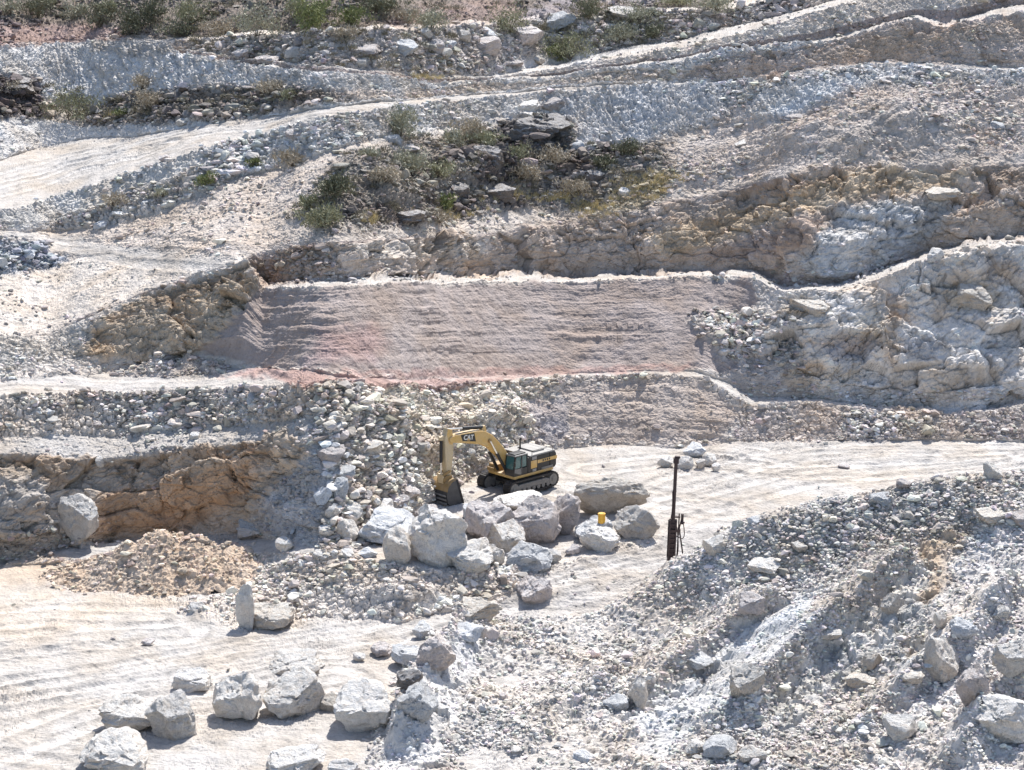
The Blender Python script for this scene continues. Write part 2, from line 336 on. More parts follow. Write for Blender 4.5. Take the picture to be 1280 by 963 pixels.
# cut wall on the left of that face
zone([(95,445),(130,396),(200,364),(308,330),(322,362),(255,440),(190,452)], 5, (0.50,.42,.33), rub=.2, rock=.8, lump=.7)
zone([(130,396),(200,366),(308,330),(310,345),(210,385),(140,412)], 4, BROWN, k=.55)
zone([(X0,470),(0,465),(100,450),(130,400),(60,422),(X0,440)], 8, (0.56,.52,.47), rub=.7, trk=.2)
# white broken rock on the right
zone([(935,500),(950,440),(985,372),(1050,368),(1110,350),(1170,328),(1300,302),(X1,250),(X1,500),(1280,500),(1200,514),(1100,505),(1010,496)], 6, (0.66,.63,.60), rub=.1, rock=1.0, gul=0, lump=.9)
zone([(905,475),(950,440),(1010,470),(1005,495),(935,500)], 8, (0.47,.43,.40), rub=.4, rock=.2)
for cx, cy, rx, ry, t in ((1005,392,26,16,TAN),(1215,372,38,18,(0.60,.54,.46)),(1085,415,22,26,(0.64,.60,.54)),(1030,470,60,14,(0.56,.50,.43)),(1180,470,70,16,(0.56,.50,.43)),(1120,398,14,12,BROWN),(1060,440,34,14,(.43,.42,.44)),(1150,440,30,12,(.45,.46,.49)),(1250,340,30,18,(0.52,.49,.47))):
    zone([(cx + rx * math.cos(a), cy + ry * math.sin(a)) for a in np.linspace(0, 6.1, 9)], 7, t, k=.85)
# wall behind the upper bench and the long ochre face
zone([(330,354),(345,314),(480,298),(640,290),(780,265),(900,240),(1060,208),(1300,206),(X1,160),(X1,240),(1300,290),(1160,315),(1050,355),(940,338),(720,343),(500,346)], 4, (0.53,.455,.395), rub=.2, rock=.85, lump=.7)
zone([(310,325),(400,304),(420,330),(400,350),(325,362)], 5, (0.48,.38,.31), rub=.8, rock=.2)
zone([(430,305),(560,300),(610,300),(600,325),(520,325),(440,325)], 6, (0.56,.52,.47), k=.7)
zone([(800,300),(880,268),(980,238),(1110,207),(1230,214),(1180,236),(1090,246),(1010,270),(900,300),(840,322)], 9, OCHRE, k=.85)
zone([(990,325),(1060,265),(1130,250),(1210,250),(1160,300),(1090,340),(1030,350)], 9, (0.56,.57,.58), k=.9)
zone([(850,322),(960,290),(1040,270),(1000,318),(930,325)], 9, (0.45,.36,.31), k=.7)
# scree plane and road batters
zone([(110,300),(200,272),(300,232),(370,208),(440,190),(400,260),(390,300),(320,320),(200,322),(100,322)], 9, (0.59,.52,.46), rub=.4, lump=.3)
zone([(X0,350),(0,345),(100,322),(310,318),(300,332),(200,360),(60,418),(X0,430)], 7, (0.60,.545,.49), rub=.3, lump=.3, trk=.5)
zone([(X0,304),(0,302),(50,302),(82,322),(60,338),(0,345),(X0,350)], 5, (0.46,.49,.54), rub=1.0, lump=.8)  # darker blue tint paints the pit's shading into the rubble
zone([(X0,290),(0,290),(100,298),(200,316),(290,332),(200,338),(90,318),(50,300),(X0,300)], 4, WHITE, rub=.1, trk=.6, lump=.15)
zone([(X0,276),(0,270),(60,255),(150,228),(240,196),(270,205),(180,240),(70,284),(X0,292)], 6, (0.60,.575,.54), rub=.3)
zone([(60,285),(170,240),(290,200),(300,225),(200,266),(110,290)], 6, (0.57,.53,.49), rub=1.2)
# dark overgrown knoll
zone([(365,275),(400,225),(440,192),(540,170),(640,152),(705,150),(725,190),(770,200),(830,178),(840,205),(790,240),(740,262),(640,262),(560,276),(420,292)], 12, (0.33,.29,.25), rub=.9, lump=1.2)
zone([(740,275),(770,240),(850,205),(900,190),(860,225),(800,262)], 10, (0.46,.38,.26), rub=.8)
zone([(640,150),(700,150),(712,185),(690,205),(610,215),(600,180)], 8, (0.15,.14,.135), rub=.9, rock=.6, lump=1.2)
zone([(690,118),(800,110),(880,108),(900,140),(830,180),(735,190),(705,150)], 7, (0.60,.59,.585), rub=.4, gul=1.4)
zone([(440,145),(520,134),(690,118),(690,148),(560,165),(470,175)], 7, (0.60,.58,.56), rub=.6)
zone([(880,160),(930,135),(1060,110),(1280,105),(X1,90),(X1,160),(1280,200),(1130,198),(1050,200),(900,230),(840,235),(850,190)], 10, (0.60,.53,.475), rub=.55, lump=.8)
zone([(930,150),(960,115),(1060,98),(1090,100),(1040,130),(980,155)], 6, (0.62,.62,.62), rub=.25, gul=1.4)
zone([(1000,215),(1040,170),(1130,145),(1200,170),(1230,205),(1120,205)], 9, (0.56,.50,.45), rub=.5, lump=.9)
for cx, cy, rx, ry in ((575, 205, 34, 12), (615, 225, 30, 18), (520, 215, 34, 10), (560, 255, 34, 10), (640, 190, 40, 14), (460, 265, 30, 8), (720, 215, 26, 12), (775, 195, 34, 9), (500, 275, 30, 8), (640, 255, 30, 8)):
    zone([(cx + rx * math.cos(a), cy + ry * math.sin(a)) for a in np.linspace(0, 6.1, 9)], 8, DARK, rub=1.3, lump=1.4, k=.85)
zone([(1040, 270), (1062, 262), (1075, 340), (1045, 345)], 6, (0.68, .67, .66), k=.7)
# upper banks
zone([(X0,70),(0,64),(100,58),(210,54),(225,70),(300,83),(400,95),(540,104),(500,118),(400,112),(330,110),(230,112),(110,118),(50,108),(X0,100)], 5, (0.62,.605,.59), rub=.2, gul=1.5)
zone([(100,50),(215,48),(228,70),(130,70)], 4, WHITE, rub=.2)
zone([(X0,95),(0,98),(45,102),(55,150),(0,146),(X0,140)], 7, DARK, rub=1.2, gul=.3)
zone([(110,140),(150,118),(250,112),(400,112),(440,126),(300,148),(170,157),(100,158)], 7, (0.25,.22,.195), rub=1.3, gul=.3)
zone([(855,100),(880,80),(1000,62),(1140,30),(1290,18),(X1,-30),(X1,80),(1280,84),(1100,78),(950,100)], 4, (0.56,.48,.425), rub=.3, rock=.35, gul=.5)
zone([(1000,70),(1100,45),(1200,40),(1290,22),(1290,50),(1150,62),(1040,80)], 8, (0.52,.43,.35), k=.7)
zone([(X0,62),(0,60),(100,53),(160,50),(130,32),(0,30),(X0,32)], 5, (0.37,.275,.245), rub=.7)
zone([(480,34),(560,30),(660,22),(640,2),(520,8)], 8, (0.38,.29,.26), rub=.5, k=.8)
zone([(640,27),(760,12),(840,-2),(700,-10)], 8, (0.40,.36,.37), rub=.4, k=.8)
zone([(620,95),(700,82),(760,70),(700,60),(670,70)], 6, BLUEW, rub=.3)

for s in (4, 9, 12):
    wf = (SEG == s)[:, None] * (sstep(900, 930, U) if s == 9 else sstep(320, 350, U) if s == 12 else sstep(340, 300, U))
    ROCK *= 1 - .30 * wf; RUB *= 1 - .2 * wf; LUMP *= 1 - .4 * wf
# ------------------------------------------------------------------ relief
P = np.stack([SX, SY, SZ], -1)
du = np.gradient(P, axis=1); dv = np.gradient(P, axis=0)
NRM = np.cross(du, dv); NRM /= np.linalg.norm(NRM, axis=-1, keepdims=True) + 1e-9
NRM[NRM[..., 2] < 0] *= -1
def blur(a, n):
    k = np.ones(n) / n
    for ax in (0, 1):
        a = np.apply_along_axis(lambda r: np.convolve(np.pad(r, (n // 2, n // 2), mode='edge'), k, 'valid'), ax, a)
    return a
NRM = np.stack([blur(NRM[..., i], 9) for i in range(3)], -1); NRM /= np.linalg.norm(NRM, axis=-1, keepdims=True) + 1e-9
x, y, z = (P[..., i].astype(np.float32) for i in range(3))

def blocks(x, y, z, s, sz, seed):
    wx = 0.42 * fbm(x / s * 1.1, y / s * 1.1, z / s * 1.1, 4, seed + 40, .6)
    f1, f2, cid, ox, oy, oz = worley(x / s + wx + .35 * z / s, y / s * 0.8 + wx, z / sz - wx - .25 * x / s, seed)
    tilt = ((cid * 7.13) % 1 - .5) * ox + ((cid * 13.7) % 1 - .5) * oy + ((cid * 29.1) % 1 - .5) * oz
    crack = sstep(0.0, 0.10, f2 - f1)
    return (cid - .5) + 2.0 * tilt - .22 * (1 - crack), cid
def stones(x, y, z, s, seed):
    w = .25 * vnoise(x / s * 1.7, y / s * 1.7, z / s * 1.7, seed + 8)
    f1, f2, cid, ox, oy, oz = worley(x / s + w, y / s - w, z / s + w, seed)
    tilt = ((cid * 7.13) % 1 - .5) * ox + ((cid * 13.7) % 1 - .5) * oy + ((cid * 29.1) % 1 - .5) * oz
    h = np.clip(.15 + .75 * cid + 1.7 * tilt, 0, 1.2) * sstep(0.0, .16, f2 - f1)
    return h, cid
D = LUMP * (0.95 * fbm(x / 6.5, y / 6.5, z / 6.5, 3, 3) + 0.30 * fbm(x / 1.7, y / 1.7, z / 1.7, 3, 4))
D += 0.06 * fbm(x / .55, y / .55, z / .55, 3, 6)
b1, cb = blocks(x, y, z, 2.6, 1.7, 20); b2, cb2 = blocks(x, y, z, 0.9, 0.55, 27)
b3, cb3 = blocks(x, y, z, 5.2, 2.6, 24)
rdg = np.abs(fbm((x + 1.2 * z) / 1.6, y / 2.5, (z - .5 * x) / .7, 4, 29)) * 2
big = sstep(-.25, .35, fbm(x / 6, y / 6, z / 6, 2, 31))
D += ROCK * (0.95 * b3 + (.25 + .75 * big) * 0.38 * b1 + 0.26 * b2 * (.4 + .6 * big) + .38 * np.minimum(rdg, .5))
s1, cs1 = stones(x, y, z, 0.62, 33); s2, cs2 = stones(x, y, z, 0.30, 37)
D += RUB * (0.26 * s1 + 0.12 * s2)
gx = x + 0.7 * fbm(x / 2.2, y / 2.2, z / 2.2, 3, 50, .6) + 0.55 * z
gn = fbm(gx / 0.8, z / 5.0, y / 7.0, 4, 51, .62)
D += GUL * (0.42 * np.abs(gn) + .10 * np.abs(vnoise(gx / .22, z / 1.2, y / 2, 53)) + .10 * s1 + .08 * s2)
# wheel ruts and dozer passes on floors and compacted faces: long lines across, with cleat marks in patches
RUNL = np.zeros(shape)          # distance up each batter from its toe: the dozer works along it
for s in range(1, 29):
    r_ = np.nonzero(SEG == s)[0]
    RUNL[r_] = np.cumsum(np.sqrt(((P[r_] - P[r_ - 1]) ** 2).sum(-1)), axis=0)
    RUNL[r_] *= np.median(RUNL[r_[-1]]) / (RUNL[r_[-1]][None] + 1e-6)
FACE = np.isin(SEGW, (4, 5, 6, 7, 9, 10)).astype(np.float32)
rl = (y + 0.10 * x) * (1 - FACE) + RUNL * FACE + (1 - FACE) * fbm(x / 16, y / 16, z / 16, 2, 60) + FACE * .22 * vnoise(x / 9, x * 0, x * 0, 60)
cle = sstep(.05, .35, fbm(x / 4.5, y / 2.5, z / 2.5, 2, 64))
RUBX = np.clip(fbm(x / 4, y / 4, z / 4, 3, 69) - .05, 0, 1)
brk = np.clip(.5 + 1.3 * fbm(x / 5.0, y / 4.0, z / 4.0, 3, 66), 0, 1.2)
D += TRK * brk * ((0.028 + .08 * FACE) * vnoise(rl / (.46 + .2 * FACE), x / 7, z * 0, 61) + 0.03 * vnoise(rl / .2, x / 6, z * 0, 62) + 0.035 * FACE * cle * np.sign(np.sin(x * 7.0)) * np.clip(np.sin(rl * 4.2), 0, 1) * (1 + .8 * FACE)) + .06 * FACE * TRK * fbm(x / 2.2, RUNL / .5, x * 0, 3, 65)
D += TRK * (.055 * fbm(x / .9, y / .9, z / .8, 4, 67, .6) + .22 * RUBX * s2 * (1 - FACE))
def rut(pts, gauge=3.0, wd=.55, depth=.085):
    global D
    q = np.array([ground0(*t) for t in pts]); best = np.full(x.shape, 1e9); side = np.zeros(x.shape); along = np.zeros(x.shape); L = 0
    uu = np.array(pts); m = (U > uu[:, 0].min() - 70) & (U < uu[:, 0].max() + 70) & (V > uu[:, 1].min() - 40) & (V < uu[:, 1].max() + 40)
    xs, ys = x[m], y[m]; b = np.full(xs.shape, 1e9); al = np.zeros(xs.shape)
    for i in range(len(q) - 1):
        e = q[i + 1] - q[i]; le = np.linalg.norm(e); t = np.clip(((xs - q[i][0]) * e[0] + (ys - q[i][1]) * e[1]) / le ** 2, 0, 1)
        d = np.hypot(xs - q[i][0] - t * e[0], ys - q[i][1] - t * e[1]); k = d < b; b = np.where(k, d, b); al = np.where(k, L + t * le, al); L += le
    g = np.abs(b - gauge / 2) / wd
    prof = -depth * np.exp(-(g ** 4)) * (.85 + .15 * np.sin(al * 9)) + .6 * depth * np.exp(-((g - 1.35) / .35) ** 2)
    wn = np.exp(-(g ** 4)); TINT[m] *= (1 + .14 * wn * (.4 + .8 * np.clip(fbm(xs / 5, ys / 5, xs * 0, 2, 63) + .5, 0, 1)) - .16 * np.exp(-((g - 1.3) / .4) ** 2))[..., None]
    D[m] += prof * (.5 + .7 * np.clip(fbm(xs / 7, ys / 7, xs * 0, 2, 68) + .5, 0, 1))
def ground0(u, v):
    c = int(np.clip(np.searchsorted(UC, u), 0, NU - 1)); r = int(np.argmin(np.abs(SV[:, c] - v))); return np.array([SX[r, c], SY[r, c]])
for a in ([(-150, 880), (0, 865), (150, 843), (300, 815), (420, 800), (520, 785), (640, 740), (760, 690), (850, 640), (1000, 600), (1250, 572)], [(-150, 905), (0, 880), (160, 850), (330, 818), (460, 802), (560, 772)],
          [(-120, 940), (40, 965), (120, 1000)], [(-100, 820), (80, 800), (220, 790)], [(-100, 780), (60, 770), (200, 772)], [(0, 935), (120, 890), (260, 880), (420, 850)],
          [(760, 640), (860, 600), (960, 575), (1080, 562), (1270, 560)], [(740, 585), (850, 575), (960, 590), (1100, 590), (1290, 575)], [(700, 610), (800, 620), (900, 640)], [(900, 560), (1000, 575), (1150, 570)], [(660, 720), (760, 705), (830, 690)],
          [(700, 740), (770, 725), (840, 712)], [(-150, 245), (0, 222), (80, 200), (180, 180), (300, 160), (430, 140)], [(-150, 265), (0, 240), (90, 212), (200, 184)], [(-120, 488), (100, 480), (300, 476), (480, 478)], [(-100, 300), (40, 296), (150, 312), (280, 326)]):
    rut(a)
def hump(u, v, ru, rv, h):
    global D
    D = D + h * np.exp(-((U + 6 * WOB - u) / ru) ** 2 - ((V + 4 * WOB2 - v) / rv) ** 2)
for a in ((365, 470, 38, 5, .35), (325, 468, 22, 4, .25), (612, 522, 30, 14, 1.3), (560, 532, 26, 16, 1.0), (650, 528, 22, 14, .9), (530, 565, 24, 18, .7), (585, 500, 40, 8, .6), (480, 520, 30, 14, .6),
          (905, 420, 30, 14, .6), (690, 745, 30, 12, .35), (500, 745, 60, 10, .35), (30, 470, 60, 6, .4), (1130, 160, 60, 30, 1.6), (1040, 180, 50, 20, 1.2), (600, 215, 60, 22, 1.6), (690, 175, 50, 16, 1.5), (520, 240, 60, 18, .8), (440, 255, 50, 14, .5)):
    hump(*a)
wst = soft(U, V, [(840,250),(900,170),(1060,110),(1300,100),(1300,215),(1130,205),(960,228)], 20) + .6 * soft(U, V, [(110,300),(290,230),(440,190),(400,300),(200,320)], 20)
D += wst * (.42 * np.abs(fbm((z - .32 * x) / 1.5, x / 14, y / 14, 3, 75)) + .25 * fbm((z - .32 * x) / .5, x / 7, y / 9, 2, 76))
wfade = sstep(1240, 1150, V)
P = P + NRM * (D * wfade)[..., None]
# colour of the blocks and stones, plus crevice shade painted between the stones
var = 1 + ROCK * (0.40 * (cb - .5) + .22 * (cb2 - .5)) + np.clip(RUB, 0, 1) * (.30 * (cs1 - .5) * (s1 > .05) + .16 * (cs2 - .5))
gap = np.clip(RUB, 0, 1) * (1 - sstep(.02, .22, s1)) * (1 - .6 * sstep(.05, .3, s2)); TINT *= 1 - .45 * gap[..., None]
joint = np.clip(ROCK, 0, 1) * (1 - sstep(.0, .07, np.abs(fbm((x + 1.1 * z) / 2.4, y / 3.5, (z - .55 * x) / 1.5, 3, 29)))); TINT *= 1 - .45 * joint[..., None]
stain = sstep(.05, .45, fbm(x / 3.2, y / 3.2, z / 1.6, 4, 70)) * np.clip(ROCK, 0, 1) * .6
TINT = TINT * var[..., None] * (1 - stain[..., None] * (1 - np.array([.90, .76, .62])))
# gritty mid-size mottling of the compacted ground, dust drifts against darker fines
mott = fbm(x / 1.1, y / 1.6, z / 1.6, 4, 72)
TINT = np.clip(TINT * (1 + .16 * mott[..., None]), .02, .78)

def grid_mesh(name, P, tint, mat):
    r, c = P.shape[:2]
    idx = np.arange(r * c).reshape(r, c)
    q = np.stack([idx[:-1, :-1], idx[:-1, 1:], idx[1:, 1:], idx[1:, :-1]], -1).reshape(-1, 4)
    return poly_mesh(name, P.reshape(-1, 3), q, tint.reshape(-1, 3), mat)

def poly_mesh(name, verts, faces, tint=None, mat=None, smooth=False):
    me = bpy.data.meshes.new(name)
    nv, nf, k = len(verts), len(faces), faces.shape[1]
    me.vertices.add(nv); me.vertices.foreach_set('co', np.ascontiguousarray(verts, np.float32).ravel())
    me.loops.add(nf * k); me.loops.foreach_set('vertex_index', np.ascontiguousarray(faces, np.int32).ravel())
    me.polygons.add(nf); me.polygons.foreach_set('loop_start', np.arange(0, nf * k, k, dtype=np.int32))
    me.polygons.foreach_set('use_smooth', np.full(nf, smooth))
    if tint is not None:
        a = me.color_attributes.new('tint', 'FLOAT_COLOR', 'POINT')
        col = np.ones((nv, 4), np.float32); col[:, :3] = tint
        a.data.foreach_set('color', col.ravel())
    if mat: me.materials.append(mat)
    me.update(calc_edges=True)
    return me

def link(name, me, parent=None):
    o = bpy.data.objects.new(name, me); C.objects.link(o)
    if parent is not None: o.parent = parent
    return o
def tag(o, label=None, cat=None, group=None, kind=None):
    for k, v in (('label', label), ('category', cat), ('group', group), ('kind', kind)):
        if v: o[k] = v
    return o

EARTH = earth_mat('quarry_earth', 1.1)
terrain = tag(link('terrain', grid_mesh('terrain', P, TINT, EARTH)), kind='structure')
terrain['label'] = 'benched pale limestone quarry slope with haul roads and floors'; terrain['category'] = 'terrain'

def surf(u, v):
    """point of the finished ground seen at a survey pixel"""
    c = int(np.clip(np.searchsorted(UC, u), 1, NU - 1))
    if UC[c] - u > u - UC[c - 1]: c -= 1
    col = SV[:, c]
    r = int(np.argmin(np.abs(col - v)))
    return Vector(P[r, c])
# ------------------------------------------------------------------ near spoil bank (right foreground), a height field over the plan
def at(u, v, Y):
    ax, q = ray(u, v); return (float(Y * ax), float(Y), float(CAMZ + Y * q))
def at_z(u, v, zz):
    ax, q = ray(u, v); Y = (zz - CAMZ) / q; return (float(Y * ax), float(Y), zz)
CTRL = [at(*t) for t in [
 (1500,570,113),(1280,594,112),(1240,592,112),(1180,600,112),(1130,608,112),(1040,626,112),(960,647,112),(905,664,112.5),(880,686,113),(840,703,113.5),(795,738,113),(745,766,111.5),(690,773,110.5),(640,772,111),
 (700,860,100.5),(620,850,102.8),(700,963,90.3),(600,963,91.6),(780,800,107.2),(780,900,96.3),(860,760,109.0),(860,860,99.5),(860,963,88.5),
 (960,720,108.2),(960,800,101.8),(960,880,95),(960,963,88.0),(1100,680,108.8),(1100,760,101.8),(1100,870,95),(1100,963,87.2),
 (1240,660,107),(1240,740,100.5),(1240,840,93),(1240,963,85.2),(1400,700,102),(1400,963,84),(700,1150,76),(960,1150,75),(1240,1150,73)]]
CTRL += [at_z(u, v, zz) for u, v, zz in [(600,773,.3),(572,792,.2),(545,815,.4),(530,832,.3),(505,878,.3),(478,935,.2),(465,963,.1),(440,1050,0),(400,1150,0),
          (540,850,.9),(575,820,.9),(520,905,.9),(500,963,.8),
          (400,963,-1.6),(430,880,-1.6),(490,810,-1.6),(545,765,-1.6),(600,740,-1.8),(330,1150,-1.6)]]
CTRL += [(x_, y_, z_) for x_, y_, z_ in [(-3,117,-1.2),(4,118.5,-.6),(10,121,-.8),(16,123,-.8),(24,125,-.8),(34,126,-.8),(46,126,-.8),(0,124,-3),(20,131,-3),(40,132,-3),(-10,122,-3)]]
CTRL += [(lambda c: (c[0] * 1.02, c[1] + 3.2, c[2] - 2.6))(at(*t)) for t in [(1280,594,112),(1130,608,112),(1040,626,112),(960,647,112),(880,686,113),(840,703,113.5),(795,738,113),(745,766,111.5),(690,773,110.5),(640,772,111)]]
CT = np.array(CTRL)
def tps_fit(P2, zv, lam=0.4):
    n = len(P2); d2 = ((P2[:, None] - P2[None]) ** 2).sum(-1)
    K = np.where(d2 > 0, d2 * np.log(d2 + 1e-12) / 2, 0) + lam * np.eye(n)
    A = np.block([[K, np.c_[np.ones(n), P2]], [np.c_[np.ones(n), P2].T, np.zeros((3, 3))]])
    return np.linalg.solve(A, np.r_[zv, 0, 0, 0])
WT = tps_fit(CT[:, :2], CT[:, 2])
def tps(X, Yq):
    out = np.full(X.shape, WT[-3]) + WT[-2] * X + WT[-1] * Yq
    for (a, b, _), w in zip(CT, WT[:-3]):
        d2 = (X - a) ** 2 + (Yq - b) ** 2
        out = out + w * d2 * np.log(d2 + 1e-12) / 2
    return out
gx_ = np.arange(-12, 52, 0.11); gy_ = np.arange(74, 133, 0.11)
MX, MY = np.meshgrid(gx_, gy_)
MZ = tps(MX, MY)
def mound_pt(u, v):
    """plan point of the bank under a survey pixel"""
    ys = np.linspace(78, 118, 700); ax, q = ray(u, v); zs = tps(ys * ax, ys)
    hit = np.nonzero(CAMZ + ys * q < zs)[0]
    k = hit[0] if len(hit) else int(np.argmin(np.abs(CAMZ + ys * q - zs)))
    return float(ys[k] * ax), float(ys[k])
def plan_poly(pts): return [mound_pt(*p) for p in pts]
# benches left by the loader bucket: long ribs that rise gently from the left and break off to the right
def rib(pts, h, wl, wr):
    global MZ
    p = np.array([mound_pt(*q) for q in pts]); best = np.full(MX.shape, 1e9); side = np.zeros(MX.shape); tt = np.zeros(MX.shape)
    L = np.r_[0, np.cumsum(np.linalg.norm(np.diff(p, axis=0), axis=1))]
    WX = MX + .55 * fbm(MX / 2.6, MY / 2.6, MX * 0, 4, 82, .6); WY = MY + .55 * fbm(MX / 2.6, MY / 2.6, MX * 0 + 7, 4, 83, .6)
    for i in range(len(p) - 1):
        a, b = p[i], p[i + 1]; e = b - a; le = np.linalg.norm(e)
        t = np.clip(((WX - a[0]) * e[0] + (WY - a[1]) * e[1]) / le ** 2, 0, 1)
        dx, dy = WX - a[0] - t * e[0], WY - a[1] - t * e[1]; d = np.hypot(dx, dy)
        s = np.sign(e[0] * dy - e[1] * dx); m = d < best
        best = np.where(m, d, best); side = np.where(m, s, side); tt = np.where(m, (L[i] + t * le) / L[-1], tt)
    w = np.where(side > 0, wl, wr); endf = sstep(0, .12, tt) * sstep(1, .85, tt)
    hh = 1.15 * h * (1 + .45 * vnoise(tt * 9, tt * 0, tt * 0 + h, 80))
    MZ = MZ + hh * np.clip(1 - best / w, 0, 1) ** 1.2 * endf
rib([(775,885),(850,845),(905,800),(960,768),(1010,742)], 0.9, 4.5, 0.7)
rib([(905,925),(960,872),(1010,820),(1060,775),(1120,728),(1165,690)], 1.5, 5.0, 0.9)
rib([(1060,930),(1110,890),(1190,815),(1240,770),(1290,720)], 1.0, 2.2, 0.9)
rib([(640,960),(690,905),(745,868),(790,830)], 0.5, 3.0, 0.8)
rib([(478,950),(506,890),(535,843),(572,802),(608,780)], 1.7, 0.55, 3.0)
rib([(1190,965),(1230,900),(1300,840)], 1.2, 1.6, 1.6)
MU, MV = project(np.stack([MX, MY, MZ], -1))
mx, my, mz = (a.astype(np.float32) for a in (MX, MY, MZ))
MT = np.zeros(MX.shape + (3,)); MT[:] = (0.60, .56, .52)
MRUB = np.full(MX.shape, .8); MROCK = np.zeros(MX.shape)
def mzone(poly, f, tint=None, rub=None, rock=None, k=1.0):
    w = soft(MU + 7 * vnoise(mx, my, mz * 0, 5), MV + 6 * vnoise(mx, my, mz * 0, 6), poly, f) * k
    if tint is not None: MT[...] = MT * (1 - w[..., None]) + np.asarray(tint) * w[..., None]
    if rub is not None: MRUB[...] = MRUB * (1 - w) + rub * w
    if rock is not None: MROCK[...] = MROCK * (1 - w) + rock * w
mzone([(600,772),(745,766),(800,800),(770,880),(700,990),(560,990),(580,870)], 20, (0.61,.57,.525), rub=.7)
mzone([(470,990),(485,925),(520,840),(565,795),(610,790),(585,860),(560,920),(545,990)], 8, (0.62,.60,.58), rub=.15, rock=.6)
mzone([(780,900),(900,795),(1000,740),(1020,760),(930,860),(820,960)], 12, (0.60,.60,.60), rub=.4)
mzone([(1130,740),(1160,680),(1200,640),(1215,660),(1180,740),(1140,790)], 8, (0.47,.38,.29), rub=.3, rock=.8)
mzone([(1010,800),(1130,735),(1180,790),(1120,850),(1040,860)], 10, (0.54,.52,.49), rub=.6, rock=.5)
mzone([(1190,700),(1300,640),(1300,990),(1150,990),(1060,920),(1150,840)], 16, (0.64,.605,.575), rub=.5, rock=.25)
mzone([(960,880),(1020,815),(1080,770),(1150,705),(1175,720),(1110,800),(1040,870),(985,920)], 7, (0.56,.545,.52), rub=.3, rock=1.0)
mzone([(780,900),(860,845),(915,800),(935,820),(870,880),(800,930)], 6, rub=.3, rock=.8)
mzone([(960,660),(1130,610),(1240,595),(1220,650),(1100,700),(980,720)], 14, (0.54,.50,.455), rub=1.3)
s1, cs1 = stones(mx, my, mz, 0.62, 133); s2, cs2 = stones(mx, my, mz, 0.30, 137)
b1, cb = blocks(mx, my, mz, 2.2, 1.4, 120); bb2, _ = blocks(mx, my, mz, .8, .5, 127)
rl = fbm((mx + .7 * my) / .9, (mx - my) / 8, mz * 0, 3, 140)
MZ2 = MZ + .26 * fbm(mx / 4, my / 4, mz * 0, 3, 103) + .16 * fbm(mx / 1.1, my / 1.1, mz * 0, 3, 104) + MRUB * (.19 * s1 + .12 * s2) + MROCK * (.45 * b1 + .30 * bb2) + .20 * rl
MT *= (1 + np.clip(MRUB, 0, 1) * (.30 * (cs1 - .5) * (s1 > .05) + .16 * (cs2 - .5)) + MROCK * .35 * (cb - .5))[..., None]
MT = np.clip(MT * (1 + .14 * fbm(mx / 1.1, my / 1.1, mz * 0, 4, 141))[..., None], .02, .78)
gap = np.clip(MRUB, 0, 1) * (1 - sstep(.02, .22, s1)) * (1 - .6 * sstep(.05, .3, s2)); MT *= 1 - .48 * gap[..., None]  # crevice shade painted into the gaps between the bank's stones
MP = np.stack([MX, MY, MZ2], -1)
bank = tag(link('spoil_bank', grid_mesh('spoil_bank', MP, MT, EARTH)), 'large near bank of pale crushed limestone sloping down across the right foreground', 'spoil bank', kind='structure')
def bank_surf(u, v):
    ys = np.arange(78, 118, .05); ax, q = ray(u, v)
    i = np.clip(np.round((ys - gy_[0]) / .11).astype(int), 0, len(gy_) - 1); j = np.clip(np.round((ys * ax - gx_[0]) / .11).astype(int), 0, len(gx_) - 1)
    h = np.nonzero(CAMZ + ys * q < MP[i, j, 2])[0]; k = h[0] if len(h) else int(np.argmin(np.abs(CAMZ + ys * q - MP[i, j, 2])))
    return Vector(MP[i[k], j[k]])

# ------------------------------------------------------------------ loose broken stone
def ico(sub):
    bm = bmesh.new(); bmesh.ops.create_icosphere(bm, subdivisions=sub, radius=1)
    v = np.array([q.co[:] for q in bm.verts]); f = np.array([[q.index for q in p.verts] for p in bm.faces]); bm.free()
    return v, f
ICO = {k: ico(k) for k in (1, 2, 3, 4, 5)}
def chip(v, rng, cuts, keep=(.45, .85)):
    v = v.copy()
    for _ in range(cuts):
        n = rng.normal(size=3); n /= np.linalg.norm(n); d = rng.uniform(*keep)
        s = v @ n; o = s > d
        v[o] -= np.outer(s[o] - d, n)
    return v
SMALL = [chip(ICO[1][0] * (1 + .32 * RNG.normal(size=(len(ICO[1][0]), 1)).clip(-1, 1)), RNG, 1, (.6, .8)) for _ in range(14)]
MEDIUM = [chip(ICO[2][0] * (1 + .06 * RNG.normal(size=(len(ICO[2][0]), 1))), RNG, 9, (.28, .72)) for _ in range(14)]

